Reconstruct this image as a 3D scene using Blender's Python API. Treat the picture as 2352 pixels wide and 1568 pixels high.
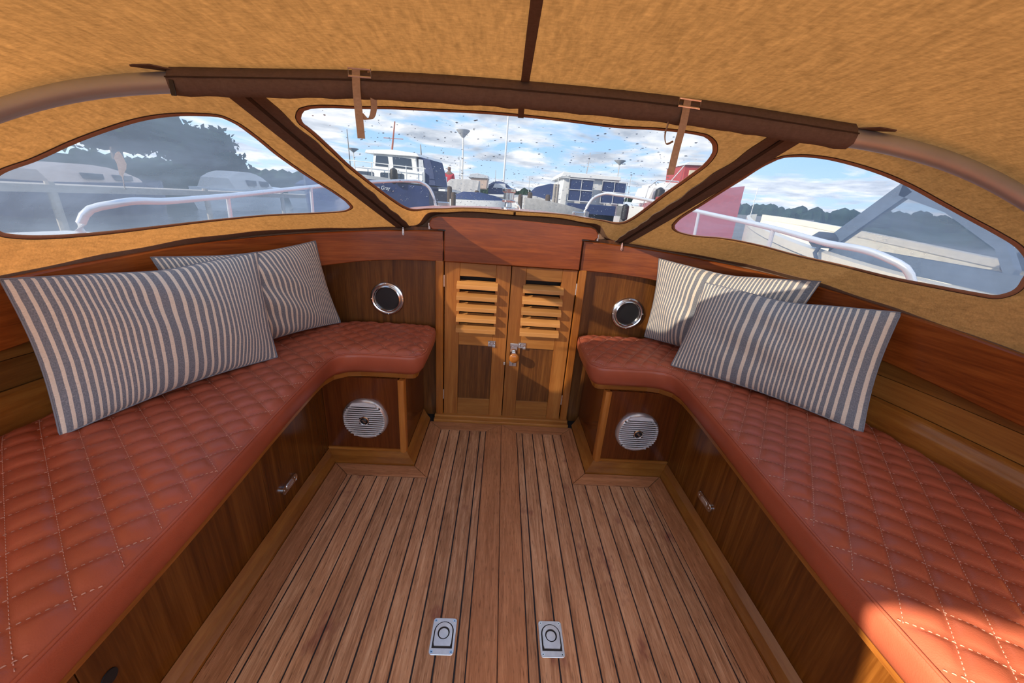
import bpy, bmesh, math, random
import numpy as np
from mathutils import Vector, Matrix
from mathutils.geometry import delaunay_2d_cdt
for o in list(bpy.data.objects): bpy.data.objects.remove(o)
SC = bpy.context.scene
COL = SC.collection
random.seed(7)

# ------------------------------------------------------------------ camera
cam = bpy.data.cameras.new('camera'); cam_o = bpy.data.objects.new('camera', cam); COL.objects.link(cam_o)
cam.sensor_width = 36.0; cam.lens = 36.0*849/2352; cam.clip_start = .02; cam.clip_end = 2000
CR = ((0.997449, -0.058605, -0.040749), (-0.017646, 0.350706, -0.936319), (0.069164, 0.93465, 0.348777))
m3 = Matrix(CR)
q = m3.to_quaternion(); q.normalize()
cam_o.matrix_world = Matrix.Translation((-.05, 0, 1.12)) @ q.to_matrix().to_4x4()
SC.camera = cam_o

# ------------------------------------------------------------------ light
SUN_DIR = Vector((1.7, 1.0, -.92)).normalized()
SUN_STRENGTH, SKY_STRENGTH, EXPOSURE = 3.5, 1.0, 2.12
sl = bpy.data.lights.new('sun', 'SUN'); sl.energy = SUN_STRENGTH; sl.angle = .012; sl.color = (1, .90, .74)
so = bpy.data.objects.new('sun', sl); COL.objects.link(so)
so.rotation_euler = SUN_DIR.to_track_quat('-Z', 'Y').to_euler(); so.location = (-6, -4, 8)
SC.view_settings.view_transform = 'Standard'; SC.view_settings.look = 'None'
SC.view_settings.gamma = 1; SC.view_settings.use_curve_mapping = False
SC.view_settings.exposure = EXPOSURE

# ------------------------------------------------------------------ node helpers
class NT:
    def __init__(s, tree): s.t = tree; s.n = tree.nodes; s.l = tree.links
    def new(s, ty, **k):
        n = s.n.new(ty)
        for a, b in k.items(): setattr(n, a, b)
        return n
    def link(s, a, b): s.l.new(a, b)
    def set(s, sock, v):
        if isinstance(v, bpy.types.NodeSocket): s.l.new(v, sock)
        else: sock.default_value = v
    def math(s, op, a, b=0.0, c=0.0, clamp=False):
        n = s.new('ShaderNodeMath', operation=op, use_clamp=clamp)
        s.set(n.inputs[0], a); s.set(n.inputs[1], b); s.set(n.inputs[2], c)
        return n.outputs[0]
    def mix(s, f, a, b, blend='MIX'):
        n = s.new('ShaderNodeMix', data_type='RGBA', blend_type=blend)
        s.set(n.inputs[0], f)
        for i, v in ((6, a), (7, b)):
            if isinstance(v, tuple) and len(v) == 3: v = v+(1,)
            s.set(n.inputs[i], v)
        return n.outputs[2]
    def ramp(s, f, stops):
        n = s.new('ShaderNodeValToRGB'); e = n.color_ramp.elements
        while len(e) < len(stops): e.new(.5)
        for x, (p, c) in zip(e, stops): x.position = p; x.color = tuple(c)+(1,) if len(c) == 3 else c
        s.set(n.inputs[0], f); return n.outputs[0]
    def noise(s, vec, scale=1, detail=4, rough=.55, dist=0.0, out=0):
        n = s.new('ShaderNodeTexNoise'); s.set(n.inputs['Vector'], vec)
        n.inputs['Scale'].default_value = scale; n.inputs['Detail'].default_value = detail
        n.inputs['Roughness'].default_value = rough; n.inputs['Distortion'].default_value = dist
        return n.outputs[out]
    def coord(s, kind='Object', scale=(1,1,1), rot=(0,0,0), loc=(0,0,0)):
        c = s.new('ShaderNodeTexCoord'); m = s.new('ShaderNodeMapping')
        m.inputs['Scale'].default_value = scale; m.inputs['Rotation'].default_value = rot; m.inputs['Location'].default_value = loc
        s.link(c.outputs[kind], m.inputs[0]); return m.outputs[0]
    def bump(s, h, strength=.2, dist=.002):
        b = s.new('ShaderNodeBump'); b.inputs['Strength'].default_value = strength; b.inputs['Distance'].default_value = dist
        s.set(b.inputs['Height'], h); return b.outputs[0]
    def rand(s): return s.new('ShaderNodeObjectInfo').outputs['Random']

def newmat(name):
    m = bpy.data.materials.new(name); m.use_nodes = True; t = NT(m.node_tree)
    t.n.clear(); out = t.new('ShaderNodeOutputMaterial'); return m, t, out
def princ(t, out, color, rough=.5, metal=0.0, coat=0.0, coat_rough=.08, normal=None, spec=.5):
    p = t.new('ShaderNodeBsdfPrincipled')
    if isinstance(color, tuple) and len(color) == 3: color = color+(1,)
    t.set(p.inputs['Base Color'], color); t.set(p.inputs['Roughness'], rough); t.set(p.inputs['Metallic'], metal)
    t.set(p.inputs['Coat Weight'], coat); t.set(p.inputs['Coat Roughness'], coat_rough)
    t.set(p.inputs['Specular IOR Level'], spec)
    if normal: t.link(normal, p.inputs['Normal'])
    t.link(p.outputs[0], out.inputs[0]); return p
def plain(name, c, rough=.5, metal=0.0, coat=0.0, var=.12, scale=14):
    m, t, out = newmat(name)
    n = t.noise(t.coord(scale=(scale,)*3), 1, 4)
    lo = tuple(x*(1-var) for x in c); hi = tuple(min(1, x*(1+var)) for x in c)
    princ(t, out, t.ramp(n, [(.3, lo), (.7, hi)]), rough, metal, coat); return m
def wood(name, dark, mid, light, sc, rough=.35, coat=.5, fine=(1,1,1), contrast=1.0, randv=.18, bumpy=.12, spots=None, fleck=None):
    """sc: object-space scale, small along the grain and large across it"""
    m, t, out = newmat(name)
    r = t.rand()
    vec = t.coord(scale=sc)
    off = t.new('ShaderNodeVectorMath', operation='ADD'); t.link(vec, off.inputs[0])
    cx = t.new('ShaderNodeCombineXYZ'); t.link(t.math('MULTIPLY', r, 37.0), cx.inputs[0]); t.link(t.math('MULTIPLY', r, 19.0), cx.inputs[1]); t.link(t.math('MULTIPLY', r, 53.0), cx.inputs[2])
    t.link(cx.outputs[0], off.inputs[1]); v = off.outputs[0]
    n1 = t.noise(v, 1, 5, .6, .8)
    n2 = t.noise(v, 5.5, 4, .65, .3)
    f = t.math('ADD', t.math('MULTIPLY', n1, .65), t.math('MULTIPLY', n2, .35))
    f = t.math('ADD', t.math('MULTIPLY', t.math('SUBTRACT', f, .5), contrast), .5)
    col = t.ramp(f, [(.28, dark), (.5, mid), (.72, light)])
    big = t.noise(t.coord(scale=(3,3,3)), 1, 3)
    val = t.math('ADD', t.math('MULTIPLY', t.math('SUBTRACT', r, .5), randv*2), t.math('ADD', 1.0, t.math('MULTIPLY', t.math('SUBTRACT', big, .5), .5)))
    cc = t.new('ShaderNodeCombineColor')
    for i in range(3): t.link(val, cc.inputs[i])
    col = t.mix(1.0, col, cc.outputs[0], 'MULTIPLY')
    if fleck:
        fk = t.noise(t.coord(scale=fleck), 1, 3, .6)
        col = t.mix(t.ramp(fk, [(.58, (0,0,0)), (.70, (.7,.7,.7))]), col, tuple(x*.55 for x in dark))
        pale = t.noise(t.coord(scale=tuple(x*.55 for x in fleck), loc=(3,5,7)), 1, 4, .65)
        col = t.mix(t.ramp(pale, [(.52, (0,0,0)), (.72, (.45,.45,.45))]), col, tuple(min(1, x*1.25) for x in light))
    if spots:
        s = t.noise(t.coord(scale=(9,5,9)), 1, 4, .6)
        col = t.mix(t.ramp(s, [(.60, (0,0,0)), (.70, (.75,.75,.75))]), col, spots)
    princ(t, out, col, rough, 0, coat*.4, .1, t.bump(n2, bumpy, .002), .28); return m

# ------------------------------------------------------------------ world: broken cloud over pale blue
W = bpy.data.worlds.new('sky'); SC.world = W; W.use_nodes = True
t = NT(W.node_tree); t.n.clear()
wo = t.new('ShaderNodeOutputWorld'); bg = t.new('ShaderNodeBackground'); bg.inputs[1].default_value = SKY_STRENGTH
tc = t.new('ShaderNodeTexCoord'); sp = t.new('ShaderNodeSeparateXYZ'); t.link(tc.outputs['Generated'], sp.inputs[0])
zz = t.math('MAXIMUM', sp.outputs[2], 0.0); dz = t.math('ADD', zz, .10)
cb = t.new('ShaderNodeCombineXYZ'); t.link(t.math('DIVIDE', sp.outputs[0], dz), cb.inputs[0]); t.link(t.math('DIVIDE', sp.outputs[1], dz), cb.inputs[1])
n1 = t.noise(cb.outputs[0], .95, 9, .58, .35); n2 = t.noise(cb.outputs[0], 1.7, 8, .6, .2)
sky = t.ramp(zz, [(0.0, (.60,.78,.93)), (.12, (.38,.63,.93)), (.45, (.16,.40,.80)), (1.0, (.09,.28,.66))])
shade = t.ramp(n2, [(.34, (.40,.46,.55)), (.50, (.70,.75,.82)), (.66, (1.08,1.06,1.03))])
mask = t.ramp(n1, [(.43, (0,0,0)), (.53, (1,1,1))])
t.link(t.mix(mask, sky, shade), bg.inputs[0]); t.link(bg.outputs[0], wo.inputs[0])
# ------------------------------------------------------------------ mesh helpers
class MB:
    def __init__(s): s.v = []; s.f = []; s.uv = None
    def add(s, vs, fs):
        b = len(s.v); s.v += [tuple(map(float, p)) for p in vs]; s.f += [tuple(i+b for i in f) for f in fs]; return s
    def box(s, x0, x1, y0, y1, z0, z1, c=0.0):
        if c <= 0:
            return s.add([(x,y,z) for z in (z0,z1) for y in (y0,y1) for x in (x0,x1)],
                         [(0,2,3,1),(4,5,7,6),(0,1,5,4),(2,6,7,3),(0,4,6,2),(1,3,7,5)])
        bm = bmesh.new(); bmesh.ops.create_cube(bm, size=1)
        for v in bm.verts: v.co = Vector(((x0+x1)/2+v.co.x*(x1-x0), (y0+y1)/2+v.co.y*(y1-y0), (z0+z1)/2+v.co.z*(z1-z0)))
        bmesh.ops.bevel(bm, geom=list(bm.edges), offset=c, segments=1, affect='EDGES')
        bm.verts.index_update(); s.add([v.co for v in bm.verts], [[v.index for v in f.verts] for f in bm.faces]); bm.free(); return s
    def prism(s, poly, z0, z1, ax='z', c=0.0):
        """polygon (a,b) extruded along ax; z: (x,y), y: (x,z), x: (y,z)"""
        n = len(poly)
        def P(a, b, h): return {'z': (a,b,h), 'y': (a,h,b), 'x': (h,a,b)}[ax]
        if c > 0:
            cxp = sum(p[0] for p in poly)/n; cyp = sum(p[1] for p in poly)/n
            ins = inset(poly, c)
            rings = [(ins,z0),(poly,z0+c),(poly,z1-c),(ins,z1)]
        else: rings = [(poly,z0),(poly,z1)]
        vs = [P(a,b,h) for pl,h in rings for a,b in pl]
        fs = [tuple(range(n))[::-1], tuple(range((len(rings)-1)*n, len(rings)*n))]
        for r in range(len(rings)-1):
            for i in range(n): j = (i+1) % n; fs.append((r*n+i, r*n+j, (r+1)*n+j, (r+1)*n+i))
        return s.add(vs, fs)
    def loft(s, rings, closed=True, caps=True, loop=False):
        n = len(rings[0]); vs = [p for r in rings for p in r]; fs = []
        R = len(rings)
        for r in range(R if loop else R-1):
            r2 = (r+1) % R
            for i in range(n if closed else n-1):
                j = (i+1) % n; fs.append((r*n+i, r*n+j, r2*n+j, r2*n+i))
        if caps and closed and not loop: fs += [tuple(range(n))[::-1], tuple(range((R-1)*n, R*n))]
        return s.add(vs, fs)
    def tube(s, pts, r, n=10, caps=True, rz=None, loop=False):
        pts = [Vector(p) for p in pts]; rings = []; up = Vector((0,0,1))
        for i, p in enumerate(pts):
            a = pts[i-1] if (i > 0 or loop) else p; b = pts[(i+1) % len(pts)] if (i < len(pts)-1 or loop) else p
            d = (b-a).normalized(); u = up if abs(d.dot(up)) < .95 else Vector((0,1,0))
            x = d.cross(u).normalized(); y = x.cross(d).normalized()
            rr = r[i] if isinstance(r, (list, tuple)) else r; r2 = rz if rz else rr
            rings.append([p+x*math.cos(2*math.pi*k/n)*rr+y*math.sin(2*math.pi*k/n)*r2 for k in range(n)])
        return s.loft(rings, True, caps, loop)
    def lathe(s, prof, c=(0,0,0), ax='z', n=32, caps=True):
        """profile of (radius, height) turned about ax through c"""
        rings = []
        for r, h in prof:
            ring = []
            for k in range(n):
                a = 2*math.pi*k/n; u, w = math.cos(a)*r, math.sin(a)*r
                ring.append({'z': (c[0]+u,c[1]+w,c[2]+h), 'y': (c[0]+u,c[1]+h,c[2]+w), 'x': (c[0]+h,c[1]+u,c[2]+w)}[ax])
            rings.append(ring)
        return s.loft(rings, True, caps)
    def ball(s, c, r, n=10, m=7, sc=(1,1,1)):
        rings = [[(c[0]+r*sc[0]*math.sin(math.pi*(i+.02)/(m+.04-0))*math.cos(2*math.pi*k/n), c[1]+r*sc[1]*math.sin(math.pi*(i+.02)/(m+.04))*math.sin(2*math.pi*k/n), c[2]+r*sc[2]*math.cos(math.pi*(i+.02)/(m+.04))) for k in range(n)] for i in range(m+1)]
        return s.loft(rings)
    def grid(s, P, loopu=False):
        """P[i][j] -> point"""
        I, J = len(P), len(P[0])
        return s.add([p for r in P for p in r], [(i*J+j, i*J+j+1, (i+1)*J+j+1, (i+1)*J+j) for i in range(I-1) for j in range(J-1)])
    def mesh(s, name):
        me = bpy.data.meshes.new(name); me.from_pydata(s.v, [], s.f); me.update()
        bm = bmesh.new(); bm.from_mesh(me); bmesh.ops.recalc_face_normals(bm, faces=bm.faces); bm.to_mesh(me); bm.free(); return me
    def build(s, name, mat, parent=None, smooth=True, angle=35):
        me = s.mesh(name)
        if smooth:
            me.polygons.foreach_set('use_smooth', [True]*len(me.polygons)); me.set_sharp_from_angle(angle=math.radians(angle))
        me.materials.append(mat); return link(name, me, parent)
def inset(poly, d):
    n = len(poly); A = sum(poly[i][0]*poly[(i+1)%n][1]-poly[(i+1)%n][0]*poly[i][1] for i in range(n)); sgn = 1 if A > 0 else -1; out = []
    for i in range(n):
        p0, p1, p2 = Vector(poly[i-1]), Vector(poly[i]), Vector(poly[(i+1) % n])
        a = (p1-p0).normalized(); b = (p2-p1).normalized()
        na = Vector((-a.y, a.x))*sgn; nb = Vector((-b.y, b.x))*sgn
        k = na+nb; k = k/max(k.length_squared, .25)*2
        out.append(tuple(p1+k*d))
    return out
def link(name, me, parent=None):
    o = bpy.data.objects.new(name, me); COL.objects.link(o)
    if parent: o.parent = parent
    return o
def tag(o, label=None, cat=None, group=None, kind=None):
    if label: o['label'] = label
    if cat: o['category'] = cat
    if group: o['group'] = group
    if kind: o['kind'] = kind
    return o
def thing(name, label, cat, group=None, kind=None, loc=(0,0,0)):
    o = bpy.data.objects.new(name, None); COL.objects.link(o); o.empty_display_size = .05; o.location = loc
    return tag(o, label, cat, group, kind)
def cat(pts, n):
    """n+1 points along a smooth curve through pts"""
    P = np.array(pts, float); d = np.r_[0, np.cumsum(np.linalg.norm(np.diff(P, axis=0), axis=1))]
    T = np.gradient(P, d, axis=0); u = np.linspace(0, d[-1], n+1); i = np.clip(np.searchsorted(d, u, side='right')-1, 0, len(d)-2)
    h = (d[i+1]-d[i])[:, None]; tt = ((u-d[i])[:, None])/h
    return (2*tt**3-3*tt**2+1)*P[i]+(tt**3-2*tt**2+tt)*h*T[i]+(-2*tt**3+3*tt**2)*P[i+1]+(tt**3-tt**2)*h*T[i+1]
def mx(pts, s):  # mirror to side s
    return [(p[0]*s,)+tuple(p[1:]) for p in pts]

# ------------------------------------------------------------------ materials
M_ = {}
M_['coam'] = wood('varnished_mahogany', (.14,.028,.005), (.24,.055,.009), (.34,.092,.016), (2.2,2.2,34), .32, .3, contrast=1.5)
M_['hatch'] = wood('red_mahogany', (.13,.024,.004), (.20,.041,.006), (.29,.068,.011), (2.0,30,30), .3, .2, contrast=1.4)
M_['sapele'] = wood('ribbon_sapele', (.072,.023,.005), (.13,.043,.008), (.205,.075,.015), (34,34,1.6), .4, .4, contrast=1.5, randv=.05)
M_['doorw'] = wood('honey_door_vertical', (.20,.062,.011), (.29,.10,.019), (.38,.15,.034), (30,30,1.6), .38, .4, contrast=1.2)
M_['doorh'] = wood('honey_door_rail', (.24,.082,.015), (.33,.125,.025), (.42,.18,.042), (1.8,30,30), .38, .4, contrast=1.2)
M_['slat'] = wood('pale_louvre_slat', (.42,.17,.042), (.53,.235,.065), (.63,.32,.105), (2,40,40), .4, .3, contrast=.7)
M_['post'] = wood('golden_post', (.24,.068,.010), (.34,.108,.017), (.45,.165,.032), (26,26,1.4), .3, .6, contrast=1.2)
M_['gold'] = wood('golden_cove_trim', (.20,.060,.010), (.28,.095,.015), (.36,.14,.025), (2.5,2.5,30), .28, .6, contrast=1.3)
M_['bench'] = wood('dark_bench_panel', (.080,.021,.003), (.135,.042,.006), (.21,.074,.012), (22,22,1.0), .25, .6, contrast=1.4)
M_['speakp'] = wood('red_brown_panel', (.070,.014,.003), (.11,.025,.005), (.16,.042,.008), (28,28,1.4), .22, .65, contrast=1.3)
M_['lining'] = wood('amber_lining_plank', (.16,.052,.010), (.27,.10,.020), (.38,.155,.035), (1.5,1.5,30), .38, .4)
M_['teak'] = wood('worn_teak_strip', (.23,.094,.038), (.46,.215,.098), (.68,.38,.20), (60,3.2,60), .55, .08, contrast=1.15, randv=.16, bumpy=.5, spots=(.20,.055,.035), fleck=(230,20,230))
M_['teakb'] = wood('teak_border', (.24,.086,.031), (.42,.17,.067), (.58,.26,.115), (70,3.5,70), .5, .1, contrast=1.0, randv=.1, bumpy=.4, fleck=(230,26,230))
M_['teakx'] = wood('teak_border_across', (.24,.086,.031), (.42,.17,.067), (.58,.26,.115), (3.5,70,70), .5, .1, contrast=1.0, randv=.1, bumpy=.4, fleck=(26,230,230))
M_['caulk'] = plain('black_caulking', (.012,.011,.013), .6)
M_['dark'] = plain('dark_void', (.012,.008,.006), .8)  # near-black colour painting the shade inside openings and holes
M_['chrome'] = plain('polished_chrome', (.62,.61,.60), .18, 1.0, var=.06)
M_['steel'] = plain('brushed_steel', (.78,.74,.69), .38, .9, var=.08, scale=60)
M_['silver'] = plain('silver_grille_plastic', (.80,.78,.76), .35, .25, var=.03)
M_['dullsteel'] = plain('dull_steel', (.46,.49,.50), .42, .55, var=.08, scale=8)
M_['white'] = plain('white_gelcoat', (.80,.81,.80), .35, 0, .3, .05)
M_['navy'] = plain('navy_hull_paint', (.020,.035,.12), .25, 0, .5, .2, 2)
M_['blackp'] = plain('black_plastic', (.02,.02,.022), .45)
M_['meshb'] = plain('black_mesh', (.008,.009,.010), .35, 0, .4)

def fabric(name, c, tr, amt, streak=1.0):
    m, t, out = newmat(name)
    a = t.noise(t.coord(scale=(110,26,110), rot=(0,0,.9)), 1, 5, .72, .4)
    b = t.noise(t.coord(scale=(90,260,260), rot=(0,0,.5)), 1, 3, .6)
    g = t.noise(t.coord(scale=(2.2,2.2,2.2)), 1, 3)
    f = t.math('ADD', t.math('ADD', t.math('MULTIPLY', a, .45), t.math('MULTIPLY', b, .35)), t.math('MULTIPLY', g, .10))
    f = t.math('ADD', t.math('MULTIPLY', t.math('SUBTRACT', f, .5), streak*1.6), .5)
    lo = tuple(x*.66 for x in c); hi = tuple(min(1, x*1.3) for x in c)
    tl = tuple(x*.70 for x in tr); th = tuple(min(1, x*1.25) for x in tr)
    d = t.new('ShaderNodeBsdfDiffuse'); t.link(t.ramp(f, [(.2, lo), (.8, hi)]), d.inputs[0])
    l = t.new('ShaderNodeBsdfTranslucent'); t.link(t.ramp(f, [(.2, tl), (.8, th)]), l.inputs[0])
    nb = t.bump(b, .25, .001); t.link(nb, d.inputs[1])
    x = t.new('ShaderNodeMixShader'); x.inputs[0].default_value = amt
    t.link(d.outputs[0], x.inputs[1]); t.link(l.outputs[0], x.inputs[2]); t.link(x.outputs[0], out.inputs[0]); return m
M_['canvas'] = fabric('tan_canvas', (.365,.237,.125), (.58,.378,.193), .60)
M_['brown'] = fabric('brown_vinyl', (.185,.138,.112), (.10,.065,.045), .15, .6)
M_['skirt'] = fabric('tan_brown_skirt', (.29,.17,.11), (.25,.12,.07), .2, .5)
M_['web'] = fabric('tan_webbing', (.55,.43,.31), (.3,.2,.12), .2, .6)
M_['zip'] = fabric('dark_brown_zip_tape', (.075,.055,.044), (.05,.03,.02), .1, .5)

def leather(name, c):
    m, t, out = newmat(name)
    v = t.new('ShaderNodeTexVoronoi'); v.inputs['Scale'].default_value = 420; t.link(t.coord(), v.inputs['Vector'])
    n = t.noise(t.coord(scale=(6,6,6)), 1, 4)
    col = t.ramp(n, [(.3, tuple(x*.86 for x in c)), (.7, tuple(x*1.12 for x in c))])
    princ(t, out, col, .40, 0, .1, .35, t.bump(v.outputs['Distance'], .25, .0008), .32); return m
M_['leather'] = leather('terracotta_leather', (.36,.084,.040))
M_['slate'] = plain('slate_blue_canvas', (.09,.12,.165), .6)
M_['pink2'] = plain('pale_cream_lining', (.80,.74,.58), .5)
M_['thread'] = plain('pale_thread', (.50,.24,.16), .6)

def pane(name, haze, hazecol, streak_dir, trans=.9, gl=.05):
    m, t, out = newmat(name)
    n = t.noise(t.coord(scale=(5,5,5)), 1, 5, .6, .5); n2 = t.noise(t.coord(scale=streak_dir), 1, 4, .6)
    f = t.math('MULTIPLY', t.math('ADD', t.math('MULTIPLY', n, .9), t.math('MULTIPLY', n2, .7)), haze*1.25)
    tr = t.new('ShaderNodeBsdfTransparent'); tr.inputs[0].default_value = (trans, trans, trans*1.01, 1)
    d = t.new('ShaderNodeBsdfDiffuse'); d.inputs[0].default_value = hazecol+(1,)
    l = t.new('ShaderNodeBsdfTranslucent'); l.inputs[0].default_value = hazecol+(1,)
    dm = t.new('ShaderNodeMixShader'); dm.inputs[0].default_value = .6; t.link(d.outputs[0], dm.inputs[1]); t.link(l.outputs[0], dm.inputs[2])
    a = t.new('ShaderNodeMixShader'); t.link(f, a.inputs[0]); t.link(tr.outputs[0], a.inputs[1]); t.link(dm.outputs[0], a.inputs[2])
    g = t.new('ShaderNodeBsdfGlossy'); g.inputs['Roughness'].default_value = .12
    b = t.new('ShaderNodeMixShader'); b.inputs[0].default_value = gl; t.link(a.outputs[0], b.inputs[1]); t.link(g.outputs[0], b.inputs[2])
    t.link(b.outputs[0], out.inputs[0]); return m
M_['pane_f'] = pane('clear_vinyl_front', .022, (.75,.84,.95), (2,2,30), .262, .012)
M_['pane_s'] = pane('hazy_vinyl_side', .15, (.46,.56,.70), (3,3,14), .262, .016)
M_['rim'] = plain('silver_rim', (.74,.72,.70), .3, .8, var=.03)
M_['screen'] = pane('clear_hood_screen', .10, (.5,.58,.68), (3,3,14), .78, .03)
# ------------------------------------------------------------------ floor: caulked teak strips in mitred borders
floor = tag(MB().box(-.80, .80, -3.05, 1.80, -.05, -.004).build('floor', M_['caulk']), 'teak floor of narrow strips with black caulked seams between two bench seats', 'floor', kind='structure')
G = .0022
ZT = 0.0
def plank(poly, mat, name='plank', h=.022):
    pl = inset(poly, G); return MB().prism(pl, ZT-h, ZT, 'z', .0012).build(name, mat, floor, smooth=False)
Y0 = -3.0  # planks run on unseen behind the camera, lengthened for warm bounce light
for s in (-1, 1):
    def S(poly): return [(x*s, y) for x, y in poly] if s > 0 else [(x*s, y) for x, y in poly][::-1]
    lo = [.651,.631,.578,.525,.474,.421,.368,.313]
    for a, b in zip(lo[1:], lo[:-1]): plank(S([(a,Y0),(b,Y0),(b,1.282),(a,1.282)]), M_['teak'])
    hi = [.313,.269,.215,.163,.109,.080]
    for a, b in zip(hi[1:], hi[:-1]): plank(S([(a,Y0),(b,Y0),(b,1.645),(a,1.645)]), M_['teak'])
    g0 = G; G = .0010
    plank(S([(.651,Y0),(.728,Y0),(.728,1.353),(.651,1.282)]), M_['teakb'], 'border_plank')
    plank(S([(.651,1.282),(.728,1.353),(.383,1.353),(.313,1.282)]), M_['teakx'], 'border_plank')
    plank(S([(.313,1.282),(.383,1.353),(.383,1.715),(.313,1.645)]), M_['teakb'], 'border_plank')
    plank(S([(.313,1.645),(.383,1.715),(.0,1.715),(.080,1.645)]), M_['teakx'], 'border_plank')
    plank(S([(.0,Y0),(.080,Y0),(.080,1.645),(.0,1.715)]), M_['teakb'], 'border_plank')
    G = g0
tag(MB().box(-.364,.364,1.716,1.745,-.02,.012,.003).box(-.364,.364,1.744,1.80,-.02,.022,.003).build('trim_1', M_['doorh'], smooth=False), 'stepped wooden door sill across the floor below the louvred doors', 'sill', kind='structure')
# sloped varnished cove trim round the foot of the benches
ntrim = 2
for s, sd in ((-1, 'left'), (1, 'right')):
    fr = [(.729,Y0),(.729,1.354),(.384,1.354),(.384,1.73)]; bk = [(.774,Y0),(.774,1.404),(.429,1.404),(.429,1.78)]
    txt = ['long golden cove trim at the foot of the %s bench front', 'short golden cove trim below the %s round speaker', 'golden cove trim running from the %s speaker box corner to the doors']
    for i in range(3):
        rings = []
        for k in (i, i+1):
            f, b = fr[k], bk[k]; md = ((f[0]*.45+b[0]*.55), (f[1]*.45+b[1]*.55))
            rings.append([(f[0]*s,f[1],-.01),(f[0]*s,f[1],.008),(md[0]*s,md[1],.018),(b[0]*s,b[1],.036),(b[0]*s,b[1],-.01)])
        o = MB().loft(rings).build('trim_%d' % ntrim, M_['gold'], smooth=False); ntrim += 1
        tag(o, txt[i] % sd, 'trim', kind='structure')

# ------------------------------------------------------------------ front bulkhead, posts, coaming boards
for s, sd in ((-1, 'left'), (1, 'right')):
    a, b = sorted((.325*s, 1.12*s))
    w = tag(MB().box(a, b, 1.792, 1.815, -.02, .99).build('wall_front_%s' % sd, M_['sapele'], smooth=False), 'ribbon-grained wooden bulkhead panel on the %s of the doors' % sd, 'wall', kind='structure')
    a, b = sorted((.322*s, .360*s))
    tag(MB().box(a, b, 1.758, 1.80, .0, .845, .004).build('trim_%d' % ntrim, M_['post'], smooth=False), 'upright golden door post on the %s of the louvred doors' % sd, 'door post', kind='structure'); ntrim += 1
tag(MB().box(-.33,.33,1.83,1.84,0,.86).build('wall_front_void', M_['dark'], smooth=False), 'dark cabin space behind the louvres of the doors', 'wall', kind='structure')  # flat near-black sheet, the cabin's shade put into its colour

tag(MB().box(-1.32,1.32,-3.06,-3.0,-.02,.50).build('wall_back', M_['sapele'], smooth=False), 'wooden aft bulkhead of the cockpit behind the viewpoint', 'wall', kind='structure')  # out of view, added so sunlit wood bounces warm light forward
CO = [(.327,1.765,.982,.842),(.5,1.762,.972,.838),(.66,1.735,.962,.828),(.8,1.66,.95,.812),(.95,1.545,.935,.79),(1.05,1.42,.922,.77),(1.12,1.28,.91,.752),(1.165,1.13,.893,.738),(1.195,.98,.88,.725),(1.215,.8,.862,.708),(1.23,.5,.845,.692),(1.235,.0,.838,.682),(1.235,-1.0,.83,.675),(1.235,-2.0,.83,.675),(1.235,-3.0,.83,.675)]
def path_normals(P):
    d = np.gradient(P[:, :2], axis=0); d /= np.linalg.norm(d, axis=1)[:, None]; return np.stack([-d[:, 1], d[:, 0]], 1)
CP = cat(CO, 146); CN = path_normals(CP)      # CN points outward (away from the cabin)
if (CN[60] @ np.array([1, 0])) < 0: CN = -CN
def swept(prof, P, Nn, s, i0=0, i1=None):
    """prof(i) -> list of (outward offset, z)"""
    i1 = len(P) if i1 is None else i1; rings = []
    for i in range(i0, i1): rings.append([((P[i,0]+Nn[i,0]*o)*s, P[i,1]+Nn[i,1]*o, z) for o, z in prof(i)])
    return rings
for s, sd in ((-1, 'left'), (1, 'right')):
    def pr(i):
        zt, zb = CP[i,2], CP[i,3]; return [(0,zb+.003),(.003,zb),(.022,zb),(.024,zb+.003),(.024,zt-.004),(.020,zt),(.004,zt),(0,zt-.004)]
    o = MB().loft(swept(pr, CP, CN, s)).build('trim_%d' % ntrim, M_['coam']); ntrim += 1
    tag(o, 'curved varnished mahogany coaming board along the %s side above the seat' % sd, 'board', kind='structure')
    # hull lining planks below the coaming
    wl = thing('wall_%s' % sd, 'horizontal amber wooden lining behind the %s seat cushion' % sd, 'wall', kind='structure')
    i0 = 22
    for z0, z1 in ((.42,.60),(.602,.672),(.674,.742),(.744,.86)):
        MB().loft(swept(lambda i: [(.045,z0),(.060,z0),(.060,z1),(.045,z1)], CP, CN, s, i0)).build('plank', M_['lining'], wl)
    MB().loft(swept(lambda i: [(.022,CP[i,2]-.05),(.20,CP[i,2]-.07),(.20,CP[i,2]-.06),(.022,CP[i,2]-.04)], CP, CN, s, 14)).build('cover_board', M_['coam'], wl)  # hidden board added to stop sun leaking in behind the coaming
    MB().loft(swept(lambda i: [(.005,.50),(.044,.50),(.044,.598),(.032,.604),(.022,.598),(.020,.588),(.008,.575),(.002,.56)], CP, CN, s, i0)).build('moulding', M_['gold'], wl)

# removable red hatch board over the doors
hp = [(-.318,.846),(.318,.846),(.318,.986),(.372,.986),(.386,1.0),(.384,1.018),(.372,1.034),(.350,1.042),(0,1.052),(-.350,1.042),(-.372,1.034),(-.384,1.018),(-.386,1.0),(-.372,.986),(-.318,.986)]
hb = thing('hatch_board', 'red varnished hatch board with rounded ears above the louvred doors', 'hatch board')
MB().prism(hp, 1.752, 1.776, 'y', .003).build('board', M_['hatch'], hb, smooth=False)
for s in (-1, 1):
    a, b = sorted((.383*s, .391*s)); MB().box(a, b, 1.76, 1.775, .985, 1.012, .001).build('edge_plate', M_['white'], hb)
    a, b = sorted((.312*s, .345*s)); MB().box(a, b, 1.748, 1.754, .983, .9875, .001).build('slot_plate', M_['blackp'], hb)

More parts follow.
